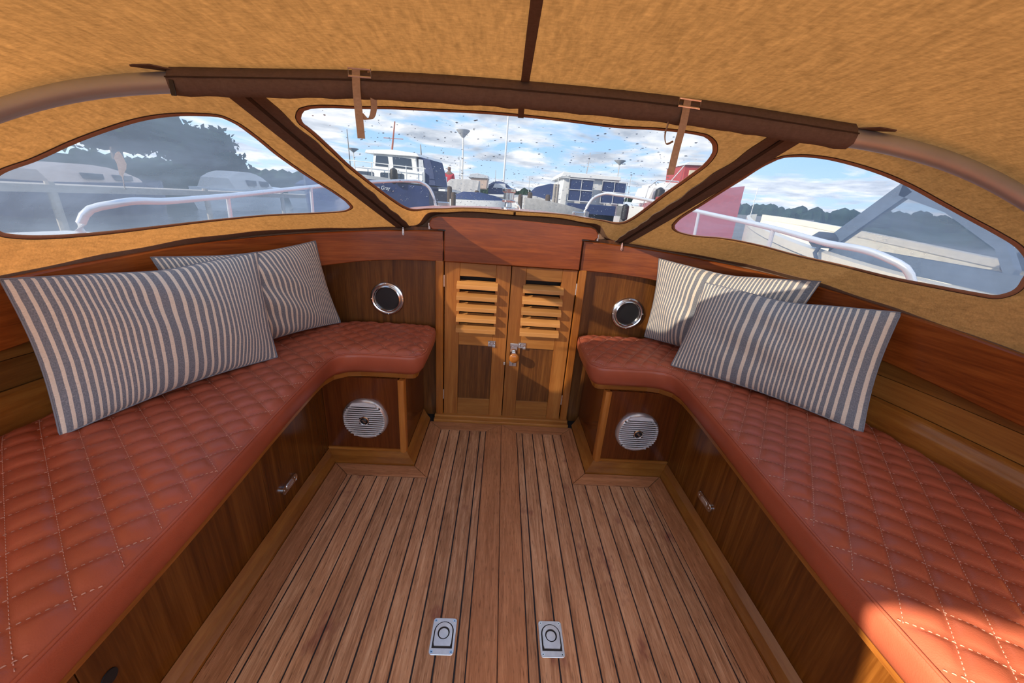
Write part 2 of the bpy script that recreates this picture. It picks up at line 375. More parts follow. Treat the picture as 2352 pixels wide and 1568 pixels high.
# ------------------------------------------------------------------ louvred doors
def screw(mb, x, y, z, r=.004, ax='y', d=-1):
    mb.lathe([(r,0),(r*.9,d*.0012),(r*.45,d*.0016)], (x,y,z), ax, 10)
for s, num in ((-1, 1), (1, 2)):
    sd = 'left' if s < 0 else 'right'
    D = thing('door_%d' % num, ('left honey-coloured louvred cabin door with a dark lower panel' if s < 0 else 'right honey-coloured louvred cabin door carrying the round knob'), 'door', kind='structure')
    def bx(x0, x1, y0, y1, z0, z1, c=.0): a, b = sorted((x0*s, x1*s)); return MB().box(a, b, y0, y1, z0, z1, c)
    yf = 1.768
    bx(.002,.072,yf,yf+.022,.012,.842,.0012).build('stile', M_['doorw'], D, smooth=False)
    bx(.245,.317,yf,yf+.022,.012,.842,.0012).build('stile', M_['doorw'], D, smooth=False)
    bx(.0725,.2445,yf,yf+.022,.780,.842,.001).build('rail', M_['doorh'], D, smooth=False)
    bx(.0725,.2445,yf,yf+.022,.428,.500,.001).build('rail', M_['doorh'], D, smooth=False)
    bx(.0725,.2445,yf,yf+.022,.012,.119,.001).build('rail', M_['doorh'], D, smooth=False)
    bx(.0725,.2445,yf+.008,yf+.015,.119,.428).build('panel', M_['sapele'], D, smooth=False)
    for k in range(5):
        z = .7235-.0548*k
        mb = MB()
        a, b = sorted((.061*s, .257*s)); mb.prism([(yf-.030,z),(yf-.026,z-.001),(yf-.0005,z+.012),(yf-.0005,z+.032),(yf-.028,z+.019),(yf-.030,z+.017)], a, b, 'x')
        a, b = sorted((.073*s, .244*s)); mb.prism([(yf-.002,z+.006),(yf+.022,z+.016),(yf+.022,z+.034),(yf-.002,z+.026)], a, b, 'x')
        mb.build('slat', M_['slat'], D, smooth=False)
    for z0, z1 in ((.724,.780),(.112,.170)):
        h = MB(); x = .3195*s
        h.tube([(x,yf-.003,z0),(x,yf-.003,z1)], .0036, 8); h.build('hinge', M_['steel'], D)
    # cupboard catch
    c = MB(); xc = (.076 if s < 0 else .080)*s
    c.box(xc-.019,xc+.019,yf-.003,yf,.428,.458,.001); c.box(xc-.010,xc+.010,yf-.010,yf-.003,.438,.456,.002); c.box(xc+.003,xc+.019,yf-.006,yf-.003,.424,.434,.001)
    cat_o = c.build('catch', M_['chrome'], D)
    for dx in (-.014, .014):
        mb = MB(); screw(mb, xc+dx, yf-.003, .447, .003); mb.build('screw', M_['steel'], cat_o)
    if s > 0:
        k = MB(); k.box(.020,.058,yf-.004,yf,.325,.452,.0015); k.box(.018,.062,yf-.0065,yf-.002,.436,.452,.0015)
        lp = k.build('lock_plate', M_['chrome'], D)
        MB().lathe([(.013,0),(.011,-.012),(.012,-.018)], (.040,yf-.004,.398), 'y', 18).build('knob_neck', M_['chrome'], lp)
        MB().lathe([(.012,-.018),(.022,-.022),(.0255,-.030),(.0245,-.040),(.019,-.045),(.008,-.047),(.001,-.047)], (.042,yf-.004,.386), 'y', 28).build('knob', M_['post'], lp)
        kh = MB(); kh.lathe([(.0035,0),(.003,-.001)], (.040,yf-.004,.340), 'y', 12); kh.box(.0388,.0412,yf-.0052,yf-.004,.330,.340); kh.build('keyhole', M_['blackp'], lp)
    if s < 0:
        st = MB().box(-.010,-.001,yf-.004,yf,.33,.345,.001).build('strike_plate', M_['steel'], D)

# ------------------------------------------------------------------ round chrome rims on the bulkhead
for s, sd in ((-1, 'left'), (1, 'right')):
    c = (.600*s, 1.792, .640)
    T = thing('porthole', 'round chrome-rimmed black porthole above the %s seat corner' % sd, 'porthole', 'round rims on the bulkhead')
    MB().lathe([(.0825,0),(.0825,-.004),(.079,-.009),(.073,-.011),(.068,-.008),(.066,-.008),(.064,-.013),(.060,-.015),(.056,-.010),(.054,-.002)], c, 'y', 48, caps=False).build('rim', M_['chrome'], T)
    MB().lathe([(.056,-.003),(.03,-.002),(.002,-.0015)], c, 'y', 40).build('glass', M_['meshb'], T)
    for k in range(4):
        a = math.pi/2*k+.05; mb = MB(); screw(mb, c[0]+.0755*math.cos(a), c[1]-.010, c[2]+.0755*math.sin(a), .0034); mb.build('screw', M_['steel'], T)

# ------------------------------------------------------------------ benches
OUT = [(.618,-2.9),(.619,-1.9),(.620,-.95),(.625,.0),(.631,.33),(.639,.58),(.650,.75),(.666,.95),(.679,1.15),(.684,1.26),(.682,1.325),(.664,1.366),(.62,1.381),(.55,1.384),(.45,1.384),(.40,1.384),(.368,1.392),(.350,1.418),(.345,1.50),(.346,1.60),(.350,1.69),(.360,1.745),(.39,1.772),(.45,1.778),(.60,1.778),(.75,1.772),(.86,1.71),(.98,1.585),(1.08,1.43),(1.145,1.28),(1.185,1.13),(1.205,.98),(1.22,.8),(1.232,.5),(1.235,.0),(1.235,-.95),(1.235,-1.9),(1.235,-2.9)]
OUTC = [tuple(p) for p in cat(OUT, 270)]
QP = .0565; QA = (math.radians(53), math.radians(-39))
def quilt_uv(x, y, org):
    n1 = (-math.sin(QA[0]), math.cos(QA[0])); n2 = (-math.sin(QA[1]), math.cos(QA[1]))
    return ((x-org[0])*n1[0]+(y-org[1])*n1[1], (x-org[0])*n2[0]+(y-org[1])*n2[1])
def poly_dist(P, pts):
    """distance from each pt to closed polygon P and inside test"""
    A = np.array(P); B = np.roll(A, -1, axis=0); D = B-A; L2 = (D**2).sum(1)
    d = np.empty(len(pts)); ins = np.zeros(len(pts), bool)
    for i in range(0, len(pts), 2000):
        p = pts[i:i+2000, None, :]; tt = np.clip(((p-A)*D).sum(-1)/np.maximum(L2, 1e-12), 0, 1)
        d[i:i+2000] = np.sqrt((((A+tt[..., None]*D)-p)**2).sum(-1)).min(1)
        c = ((A[:,1] > p[...,1]) != (B[:,1] > p[...,1])); xx = A[:,0]+(p[...,1]-A[:,1])/np.where(np.abs(D[:,1]) < 1e-12, 1e-12, D[:,1])*D[:,0]
        ins[i:i+2000] = (np.logical_and(c, p[...,0] < xx).sum(1) % 2) == 1
    return d, ins
def cushion(s, sd):
    out = [(x*s, y) for x, y in OUTC]
    if s < 0: out = out[::-1]
    org = (.739, .615) if s > 0 else (-.778, .708)
    T = thing('seat_cushion', 'diamond-quilted terracotta leather seat cushion on the %s bench' % sd, 'cushion', 'quilted bench cushions')
    def crown(d): return .510+.020*(1-np.exp(-d/.030))
    # quilted top
    st = QP/7; n1 = np.array([-math.sin(QA[0]), math.cos(QA[0])]); n2 = np.array([-math.sin(QA[1]), math.cos(QA[1])])
    Minv = np.linalg.inv(np.array([n1, n2])); R = int(2.6/st)
    ii = np.arange(-R, R+1); a, b = np.meshgrid(ii*st, ii*st, indexing='ij'); ab = np.stack([a.ravel(), b.ravel()], 1)
    pts = ab @ Minv.T+np.array(org)
    bb = np.array(out); k = (pts[:,0] > bb[:,0].min()) & (pts[:,0] < bb[:,0].max()) & (pts[:,1] > -.45) & (pts[:,1] < bb[:,1].max()); pts = pts[k]; ab = ab[k]
    d, ins = poly_dist(out, pts); k = ins & (d > .007); pts = pts[k]; ab = ab[k]; d = d[k]
    def puff(ab, d):
        e1 = np.abs((ab[:,0]/QP+.5) % 1-.5)*QP; e2 = np.abs((ab[:,1]/QP+.5) % 1-.5)*QP
        return .0085*(1-np.exp(-e1/.0075))*(1-np.exp(-e2/.0075))*np.clip((d-.004)/.018, 0, 1)
    z = crown(d)+puff(ab, d)
    inn = inset(out, .0035); nb = len(inn)
    V2 = [Vector(p) for p in inn]+[Vector(p) for p in pts]
    r = delaunay_2d_cdt(V2, [], [list(range(nb))], 1, 1e-6)
    co = np.array([(v.x, v.y) for v in r[0]]); zz = np.empty(len(co))
    dd, _ = poly_dist(out, co); n = np.array([quilt_uv(x, y, org) for x, y in co]); zz = crown(np.maximum(dd, 0))+puff(n, dd)
    top = MB(); top.add([(x, y, h) for (x, y), h in zip(co, zz)], [tuple(f) for f in r[2]])
    top.build('quilted_top', M_['leather'], T, angle=80)
    # boxing: side band, tucked under toward the seat board
    rings = []
    for off, h in ((.0035,.5125),(-.0015,.508),(-.003,.498),(.000,.470),(.012,.440),(.026,.4215),(.036,.4205)):
        rings.append([(x, y, h) for x, y in (inset(out, off) if off else out)])
    MB().loft(rings, True, False).build('side_band', M_['leather'], T, angle=80)
    pp = [(x, y, .5125) for x, y in inset(out, .0025)]
    MB().tube(pp, .0030, 6, loop=True).build('piping', M_['leather'], T, angle=80)
    # stitching: rows of small dashes sunk along every quilting line
    sb = MB()
    for fam in (0, 1):
        dr = np.array([math.cos(QA[fam]), math.sin(QA[fam])]); nn = (n1, n2)[fam]
        al = np.arange(-2.6, 2.6, .0085)
        for kq in range(-46, 47):
            # point with nn.p == kq*QP along dr
            base = np.array(org)+nn*kq*QP
            P = base+al[:, None]*dr
            kk = (P[:,0] > bb[:,0].min()) & (P[:,0] < bb[:,0].max()) & (P[:,1] > .12) & (P[:,1] < bb[:,1].max()); P = P[kk]
            if not len(P): continue
            dP, iP = poly_dist(out, P); P = P[iP & (dP > .009)]; dP = dP[iP & (dP > .009)]
            zc = crown(dP)+.0022*np.exp(-dP/.022)
            for (x, y), h in zip(P, zc):
                u = dr*.0026; w = nn*.0006
                c4 = [(x-u[0]-w[0], y-u[1]-w[1]), (x+u[0]-w[0], y+u[1]-w[1]), (x+u[0]+w[0], y+u[1]+w[1]), (x-u[0]+w[0], y-u[1]+w[1])]
                sb.add([(p, q_, h-.0004) for p, q_ in c4]+[(p*.6+x*.4, q_*.6+y*.4, h+.0013) for p, q_ in c4], [(4,5,6,7),(0,1,5,4),(1,2,6,5),(2,3,7,6),(3,0,4,7)])
    tag(sb.build('stitching', M_['thread'], T, smooth=False), 'pale thread stitching', kind='stuff')
    # piping stitch line
    return T
for s, sd in ((-1, 'left'), (1, 'right')): cushion(s, sd)

def rounded(w, h, r, n=6, cxy=(0,0)):
    pts = []
    for qx, qy, a0 in ((1,1,0),(-1,1,90),(-1,-1,180),(1,-1,270)):
        for k in range(n+1):
            a = math.radians(a0+90*k/n); pts.append((cxy[0]+qx*(w/2-r)+r*math.cos(a), cxy[1]+qy*(h/2-r)+r*math.sin(a)))
    return pts
for s, sd in ((-1, 'left'), (1, 'right')):
    B = thing('bench', 'dark varnished wooden bench along the %s side with a square speaker box end' % sd, 'bench', 'bench seats')
    def bx(x0, x1, y0, y1, z0, z1, c=.0): a, b = sorted((x0*s, x1*s)); return MB().box(a, b, y0, y1, z0, z1, c)
    for y0, y1 in ((.977,1.424),(.43,.975),(-.3,.428),(-.95,-.302),(-3.0,-.952)):
        bx(.776,.794,y0,y1,.008,.394,.001).build('front_panel', M_['bench'], B, smooth=False)
    bx(.452,.7755,1.408,1.424,.012,.394).build('speaker_panel', M_['speakp'], B, smooth=False)
    bx(.430,.442,1.42,1.79,.012,.394).build('side_panel', M_['speakp'], B, smooth=False)
    bx(.452,.776,1.400,1.412,.034,.046,.002).build('foot_bead', M_['gold'], B, smooth=False)
    a = [(.428*s,1.410),(.432*s,1.402),(.440*s,1.398),(.456*s,1.400),(.456*s,1.428),(.428*s,1.428)]
    MB().prism(a, .03, .394).build('corner_post', M_['post'], B)
    so_ = [(x*s, y) for x, y in OUTC]; so_ = so_ if s > 0 else so_[::-1]
    MB().prism(inset(so_, .037), .394, .4195, 'z', .003).build('seat_board', M_['gold'], B, smooth=False)
    # flush pull latch on the forward panel
    lt = thing('flush_latch', 'small oval chrome flush latch on the %s bench front' % sd, 'latch', 'bench latches')
    yc, zc = 1.088, .115
    MB().prism(rounded(.094,.032,.0155,8,(yc,zc)), .7685*s, .7765*s, 'x', .0015).build('plate', M_['chrome'], lt)
    MB().prism(rounded(.042,.018,.008,6,(yc,zc)), .7670*s, .7690*s, 'x', .0005).build('push_button', M_['steel'], lt)
    for dy in (-.034, .034):
        mb = MB(); screw(mb, .7685*s, yc+dy, zc, .003, 'x', -s); mb.build('screw', M_['steel'], lt)
    # loudspeaker
    c = (.602*s, 1.408, .199); L = thing('loudspeaker', 'round silver louvred loudspeaker set in the %s bench box beside the doors' % sd, 'speaker', 'round marine speakers')
    MB().lathe([(.0975,0),(.0975,-.006),(.094,-.014),(.087,-.019),(.082,-.018),(.080,-.008)], c, 'y', 56, caps=False).build('rim', M_['rim'], L)
    MB().lathe([(.082,-.004),(.06,-.003),(.001,-.003)], c, 'y', 40).build('cone', M_['blackp'], L)
    nbar = 15
    for k in range(nbar):
        z = -.078+k*.156/(nbar-1)*.93+.004; hw = math.sqrt(max(.0885**2-z*z, .001)); hw = min(hw, .086)
        z += c[2]; segs = [(-hw, hw)]
        if abs(z-c[2]) < .017: segs = [(-hw, -.021), (.021, hw)]
        for x0, x1 in segs: MB().prism([(1.408-.024,z-.0022),(1.408-.0245,z+.0008),(1.408-.022,z+.0022),(1.408-.0205,z+.0022),(1.408-.0215,z-.0022)], c[0]+x0, c[0]+x1, 'x').build('grille_bar', M_['silver'], L, smooth=False)
    MB().prism([(c[0]+px, c[2]+pz) for px, pz in ((-.050,.074),(.050,.074),(.060,.066),(.048,.082),(0,.090),(-.048,.082),(-.060,.066))], 1.408-.023, 1.408-.012, 'y').build('top_cap', M_['silver'], L, smooth=False)
    MB().lathe([(.021,-.008),(.021,-.024),(.018,-.027),(.0155,-.026),(.015,-.020)], c, 'y', 32, caps=False).build('hub_ring', M_['chrome'], L)
    MB().lathe([(.016,-.016),(.012,-.021),(.006,-.024),(.001,-.0245)], c, 'y', 24).build('tweeter_dome', M_['blackp'], L)
    eb = MB()
    for pl in (((-.011,.004),(-.003,.009),(.004,.003),(-.002,-.001)), ((.011,-.004),(.003,-.009),(-.004,-.003),(.002,.001))):
        eb.prism([(c[0]+a_, c[2]+b_) for a_, b_ in pl], 1.408-.0275, 1.408-.022, 'y')
    eb.build('emblem', M_['chrome'], L, smooth=False)
    for dx, dzz in ((-.066,.060),(.066,.060),(-.062,-.062),(.062,-.062)):
        mb = MB(); screw(mb, c[0]+dx, c[1]-.020, c[2]+dzz, .005); mb.build('screw', M_['blackp'], L)
tag(MB().lathe([(.016,0),(.016,.002),(.0155,.003)], (-.776,.465,.19), 'x', 24).build('finger_hole', M_['dark']), 'dark round finger hole in the near left bench front', 'finger hole')
hk = MB().tube([(.372,1.79,.47),(.372,1.772,.47),(.372,1.766,.463),(.372,1.768,.456)], .0028, 8).build('hook', M_['chrome']); tag(hk, 'tiny chrome hook on the bulkhead beside the right seat cushion', 'hook')

# flush lifting rings in the floor
for s, sd in ((-1, 'left'), (1, 'right')):
    x0 = -.149 if s < 0 else .148; y0 = .668
    L = thing('lifting_ring', 'rectangular steel flush lifting ring let into the floor %s of the centre seam' % sd, 'lifting ring', 'floor hatch lifting rings')
    MB().prism(rounded(.066,.092,.008,5,(x0,y0)), -.0005, .0022, 'z', .0006).build('plate', M_['steel'], L, smooth=False)
    arch = [(-.0235,-.026),(.0235,-.026),(.0235,.010)]+[(.0235*math.cos(a), .010+.0235*math.sin(a)) for a in np.linspace(.25, math.pi-.25, 12)]+[(-.0235,.010)]
    MB().prism([(x0+a*1.15, y0-.001+b*1.13) for a, b in arch], .0012, .0026, 'z').build('recess', M_['dark'], L, smooth=False)  # raised dark sheet painting the shade of a sunk surround
    # ring tab: arch with a round hole
    ho = [(x0+.0165*math.cos(a), y0+.006+.0165*math.sin(a)) for a in np.linspace(-math.pi/2, 1.5*math.pi, 33)[:-1]]
    cen = Vector((x0, y0+.006)); ou = []
    ap = [Vector((x0+a, y0+b)) for a, b in arch]
    for h in ho:
        d = (Vector(h)-cen).normalized(); best = None
        for i in range(len(ap)):
            p, q_ = ap[i], ap[(i+1) % len(ap)]; e = q_-p; den = d.x*e.y-d.y*e.x
            if abs(den) < 1e-9: continue
            tt = ((p.x-cen.x)*e.y-(p.y-cen.y)*e.x)/den; uu = ((p.x-cen.x)*d.y-(p.y-cen.y)*d.x)/den
            if tt > 0 and -.001 <= uu <= 1.001 and (best is None or tt < best): best = tt
        ou.append(cen+d*best)
    rings = [[(p[0],p[1],.0022) for p in ou], [(p[0],p[1],.0052) for p in ou], [(p[0],p[1],.0056) for p in ho], [(p[0],p[1],.0022) for p in ho]]
    MB().loft(rings, True, False).build('pull_tab', M_['steel'], L)
    MB().lathe([(.0165,.0028),(.012,.0030),(.005,.0032),(.001,.0032)], (x0,y0+.006,0), 'z', 28).build('dish', M_['steel'], L)
    MB().lathe([(.0166,.0033),(.0132,.0036),(.0128,.0033)], (x0,y0+.006,0), 'z', 28, caps=False).build('shadow_gap', M_['dark'], L)  # dark ring painting the shade under the hole's edge
    for dx in (-.026,.026):
        for dy in (-.039,.039):
            sc_ = MB().lathe([(.0042,.002),(.0042,.0030),(.0016,.0030),(.0012,.0022)], (x0+dx,y0+dy,0), 'z', 14).build('screw', M_['chrome'], L)
# ------------------------------------------------------------------ striped pillows
def stripes(name, flip, f1, a=31.0, b1=1.15, ph1=.0, b2=.55, ph2=.0):
    m, t, out = newmat(name)
    uvn = t.new('ShaderNodeUVMap'); sp = t.new('ShaderNodeSeparateXYZ'); t.link(uvn.outputs[0], sp.inputs[0])
    u = sp.outputs[0]; v = sp.outputs[1]
    if flip: u = t.math('SUBTRACT', 1.0, u)
    wob = t.noise(t.coord('UV', (5,9,1)), 1, 3)
    u = t.math('ADD', u, t.math('MULTIPLY', t.math('SUBTRACT', wob, .5), .004))
    s1 = t.math('MULTIPLY', t.math('SINE', t.math('ADD', t.math('MULTIPLY', u, 2*math.pi*f1), ph1)), b1)
    s2 = t.math('MULTIPLY', t.math('SINE', t.math('ADD', t.math('MULTIPLY', u, 2*math.pi*3.4), ph2)), b2)
    ph = t.math('ADD', t.math('MULTIPLY', u, a), t.math('ADD', s1, s2))
    fr = t.math('ABSOLUTE', t.math('SUBTRACT', t.math('FRACT', ph), .5))
    st = t.ramp(fr, [(.165, (1,1,1)), (.205, (0,0,0))])
    sl_ = t.noise(t.coord('UV', (60,420,1)), 1, 2, .5); thr = t.noise(t.coord('UV', (260,30,1)), 1, 2)
    blue = t.ramp(t.noise(t.coord('UV', (220,90,1)), 1, 3), [(.3, (.135,.140,.155)), (.7, (.245,.25,.27))])
    blue = t.mix(t.ramp(t.noise(t.coord('UV', (42,330,1)), 1, 1), [(.64, (0,0,0)), (.72, (.55,.55,.55))]), blue, (.48,.45,.42))
    cream = t.ramp(sl_, [(.3, (.60,.49,.38)), (.7, (.80,.69,.56))])
    col = t.mix(st, blue, cream)
    p = princ(t, out, col, .85, 0, 0, .1, t.bump(thr, .35, .0006), .15)
    p.inputs['Sheen Weight'].default_value = .15
    return m
def pillow(name, label, BL, BR, TL, TR, mat, thick=.12, seed=1, pinch=.05, dent=.0):
    BL, BR, TL, TR = map(Vector, (BL, BR, TL, TR)); U, V = 56, 38
    nrm = ((BR-BL).cross(TL-BL)).normalized()
    if nrm.y > 0: nrm = -nrm
    rs = random.Random(seed); wv = [(rs.uniform(2,7), rs.uniform(2,7), rs.uniform(0,6), rs.uniform(-1,1)) for _ in range(7)]
    def P(u, v, sg):
        # sides bow inward between the pointed corners
        uu = u+pinch*.5*(1-2*u)*math.sin(math.pi*v)*1.0*(abs(1-2*u)**3); vv = v+pinch*1.1*(1-2*v)*math.sin(math.pi*u)*(abs(1-2*v)**3)
        if v > .5: vv -= dent*math.exp(-((u-.5)/.16)**2)*(v-.5)*2
        p = (BL*(1-uu)+BR*uu)*(1-vv)+(TL*(1-uu)+TR*uu)*vv
        e = (max(0, math.sin(math.pi*u))**.55)*(max(0, math.sin(math.pi*v))**.55)
        w = sum(k*math.sin(a*u*3.1+b*v*3.3+c) for a, b, c, k in wv)*.0035
        cr = .004*math.sin(40*(u-v)+seed)*math.exp(-min(abs(u-0), abs(1-u))*14) * math.sin(math.pi*v)
        return p+nrm*(sg*thick*.5*e*(1.0 if sg > 0 else .8)+(w+cr)*e)
    T = thing(name, label, 'pillow', 'striped pillows')
    for nm, sg in (('front_cover', 1), ('back_cover', -1)):
        vs = [P(i/U, j/V, sg) for i in range(U+1) for j in range(V+1)]; fs = []
        for i in range(U):
            for j in range(V):
                a = i*(V+1)+j; f = (a, a+V+1, a+V+2, a+1); fs.append(f if sg > 0 else f[::-1])
        me = bpy.data.meshes.new(nm); me.from_pydata([tuple(v) for v in vs], [], fs); me.update()
        ul = me.uv_layers.new(name='UVMap')
        for lp in me.loops: i, j = divmod(lp.vertex_index, V+1); ul.data[lp.index].uv = (i/U, j/V)
        me.polygons.foreach_set('use_smooth', [True]*len(me.polygons)); me.materials.append(mat); link(nm, me, T)
    loop = [P(i/U, 0, 0) for i in range(U)]+[P(1, j/V, 0) for j in range(V)]+[P(1-i/U, 1, 0) for i in range(U)]+[P(0, 1-j/V, 0) for j in range(V)]
    MB().tube(loop, .0022, 5, loop=True).build('seam_edge', M_['seam'], T, angle=80)
    return T
M_['seam'] = plain('grey_blue_seam', (.20,.205,.23), .8)
S_L = stripes('stripe_cloth_left', False, 1.67, 33, 1.2, 4.17, .15, 1.0); S_L2 = stripes('stripe_cloth_left_back', False, 1.5, 36, 1.3, 4.6, .15, .4)
S_R = stripes('stripe_cloth_right', False, 1.8, 34, 1.25, -1.1, .15, 1.0); S_R2 = stripes('stripe_cloth_right_back', False, 1.7, 36, 1.4, -.9, .15, .8)
pillow('pillow', 'large grey and cream striped pillow leaning in front on the left seat', (-1.062,.755,.535), (-.848,1.262,.535), (-1.160,.838,.884), (-.930,1.378,.893), S_L, .15, 3, .04, .02)
pillow('pillow', 'striped pillow tucked behind the large one by the left bulkhead', (-1.02,1.16,.54), (-.797,1.695,.535), (-1.112,1.158,.892), (-.815,1.575,.9215), S_L2, .12, 5, .05)
pillow('pillow', 'striped pillow standing by the right porthole behind another pillow', (.690,1.745,.538), (.99,1.26,.54), (.672,1.715,.930), (1.092,1.292,.936), S_R2, .11, 8, .05, .015)
pillow('pillow', 'grey and cream striped pillow leaning in front on the right seat', (.680,1.398,.535), (1.090,.948,.535), (.772,1.466,.876), (1.150,1.044,.896), S_R, .14, 11, .04, .025)

# ------------------------------------------------------------------ canopy
SA = [(.53,.8,1.300),(.7,.8,1.288),(.83,.8,1.267),(.98,.795,1.222),(1.1,.78,1.165),(1.2,.75,1.08),(1.26,.70,.98),(1.285,.64,.87)]
SB = [(.505,1.80,.985),(.72,1.74,.965),(.95,1.6,.945),(1.1,1.40,.92),(1.19,1.15,.885),(1.24,.9,.86),(1.28,.6,.835)]
FA = [(-.53,.8,1.300),(-.3,.8,1.313),(0,.8,1.318),(.3,.8,1.313),(.53,.8,1.300)]
FB = [(-.505,1.80,.985),(-.44,1.825,.995),(-.39,1.85,1.040),(-.3,1.865,1.06),(0,1.875,1.068),(.3,1.865,1.06),(.39,1.85,1.040),(.44,1.825,.995),(.505,1.80,.985)]
HL = [(.6325,.7362),(.6063,.7775),(.5262,.795),(.4338,.8287),(.3425,.8563),(.27,.875),(.2038,.8838),(.145,.8812),(.11,.8738),(.0988,.8513),(.095,.8075),(.0963,.7075),(.0875,.5587),(.075,.4313),(.0737,.335),(.0813,.285),(.105,.2525),(.1675,.2375),(.2963,.2325),(.4,.2288),(.52,.245),(.6188,.2975),(.6863,.375),(.7075,.4288),(.715,.4637),(.7125,.5162),(.69,.64)]
HR = [(.0612,.3463),(.055,.39),(.0513,.575),(.05,.755),(.0525,.8575),(.0588,.8812),(.08,.8938),(.1225,.9012),(.1812,.8988),(.2575,.8888),(.3463,.87),(.4375,.8463),(.5238,.83),(.5837,.8237),(.6312,.8187),(.6638,.7975),(.6875,.76),(.7087,.6887),(.7213,.63),(.725,.5575),(.7175,.4988),(.6987,.465),(.6462,.3962),(.5737,.3287),(.4838,.295),(.3838,.275),(.3038,.2888),(.205,.295),(.1313,.2687),(.0975,.2787),(.0775,.3025)]
HF = [(.0475,.8762),(.0612,.8962),(.0775,.9088),(.1,.9113),(.1725,.905),(.2425,.9062),(.335,.905),(.43,.9088),(.5475,.906),(.5813,.9038),(.705,.8988),(.775,.9088),(.8363,.9125),(.87,.9113),(.8912,.9),(.9125,.8762),(.9238,.8538),(.9313,.825),(.935,.7188),(.9325,.5963),(.9337,.4313),(.9313,.33),(.925,.275),(.9012,.2063),(.8413,.1225),(.745,.0975),(.5938,.0875),(.4913,.0938),(.43,.0938),(.2787,.0838),(.1575,.1038),(.095,.1938),(.0775,.2612),(.0663,.3488),(.0537,.4925),(.0438,.65),(.045,.7562),(.0438,.8375),(.0413,.8575)]
NS = 400
def surface(A, B, mir=1):
    a = cat(A, NS)*np.array([mir,1,1]); b = cat(B, NS)*np.array([mir,1,1])
    def S(s, t):
        x = min(max(s, 0), 1)*NS; i = min(int(x), NS-1); f = x-i
        p = a[i]*(1-f)+a[i+1]*f; q_ = b[i]*(1-f)+b[i+1]*f; return Vector(q_*(1-t)+p*t)
    return S
INSIDE = Vector((0,.7,.6))
def s_normal(S, s, t):
    e = .004; n = (S(s+e, t)-S(s-e, t)).cross(S(s, t+e)-S(s, t-e))
    if n.length < 1e-9: n = Vector((0,0,-1))
    n.normalize(); return n if n.dot(INSIDE-S(s, t)) > 0 else -n
def smooth_closed(pts, n):
    P = pts+pts[:1]
    return [tuple(p) for p in cat(P, n)[:-1]]
def polar(hole, angles):
    """hole boundary radius from its centre at given angles"""
    c = np.array([(min(p[0] for p in hole)+max(p[0] for p in hole))/2, (min(p[1] for p in hole)+max(p[1] for p in hole))/2]); H = np.array(hole)-c; out = []
    for a in angles:
        d = np.array([math.cos(a), math.sin(a)]); best = .0
        for i in range(len(H)):
            p, q_ = H[i], H[(i+1) % len(H)]; e = q_-p; den = d[0]*e[1]-d[1]*e[0]
            if abs(den) < 1e-12: continue
            tt = (p[0]*e[1]-p[1]*e[0])/den; uu = (p[0]*d[1]-p[1]*d[0])/den
            if tt > 0 and -1e-6 <= uu <= 1+1e-6: best = max(best, tt)
        out.append(best)
    return c, np.array(out)
def panel(name, label, S, hole, num, winlabel, pmat, thick=.0015):
    hole = smooth_closed(hole, 260)
    c = np.array([(min(p[0] for p in hole)+max(p[0] for p in hole))/2, (min(p[1] for p in hole)+max(p[1] for p in hole))/2])
    ang = sorted([2*math.pi*k/220 for k in range(220)]+[math.atan2(y-c[1], x-c[0]) % (2*math.pi) for x, y in ((0,0),(1,0),(1,1),(0,1))]+[math.atan2(p[1]-c[1], p[0]-c[0]) % (2*math.pi) for p in hole[::3]])
    c, rad = polar(hole, ang)
    hp_ = [(c[0]+r*math.cos(a), c[1]+r*math.sin(a)) for a, r in zip(ang, rad)]
    op = []
    for a in ang:
        dx, dy = math.cos(a), math.sin(a); ts = []
        if dx > 1e-9: ts.append((1-c[0])/dx)
        if dx < -1e-9: ts.append(-c[0]/dx)
        if dy > 1e-9: ts.append((1-c[1])/dy)
        if dy < -1e-9: ts.append(-c[1]/dy)
        tt = min(ts); op.append((c[0]+dx*tt, c[1]+dy*tt))
    K = 9; rings = []
    for k in range(K+1):
        f = k/K; rings.append([S(h[0]*(1-f)+o[0]*f, h[1]*(1-f)+o[1]*f) for h, o in zip(hp_, op)])
    fab = T = MB().loft(rings, True, False).build(name, M_['canvas'], CANOPY, angle=60); T['label'] = label
    sm = fab.modifiers.new('thickness', 'SOLIDIFY'); sm.thickness = .0012; sm.offset = 0
    # sewn binding round the pane, two rows
    n = len(hp_); b0, b1, b2 = [], [], []
    for i in range(n):
        p = S(*hp_[i]); pn = S(*hp_[(i+1) % n]); pp = S(*hp_[i-1]); N_ = s_normal(S, *hp_[i]); tg = (pn-pp).normalized(); sd = tg.cross(N_).normalized()
        o = S(hp_[i][0]*.9+op[i][0]*.1, hp_[i][1]*.9+op[i][1]*.1)-p
        if sd.dot(o) < 0: sd = -sd
        b0.append([p-sd*.002+N_*.0008, p-sd*.002+N_*.0022, p+sd*.002+N_*.0026, p+sd*.0075+N_*.0022, p+sd*.0085+N_*.0008])
        b1.append([p+sd*.0082+N_*.0012, p+sd*.0082+N_*.0026, p+sd*.0095+N_*.0026, p+sd*.0095+N_*.0012])
    bd = MB().loft(b0, False, False, True).build('binding', M_['bind'], T, angle=60)
    MB().loft(b1, True, False, True).build('stitch_row', M_['zip'], T, angle=60)
    # clear vinyl pane
    Wn = thing('window_%d' % num, winlabel, 'window', kind='structure')
    rings = [[S(c[0]+(h[0]-c[0])*f, c[1]+(h[1]-c[1])*f) for h in hp_] for f in (.02,.15,.3,.45,.6,.75,.88,1.0)]
    mb = MB().loft(rings, True, False); mb.f.append(tuple(range(n)))
    mb.build('pane', pmat, Wn, angle=80)
    return T, Wn
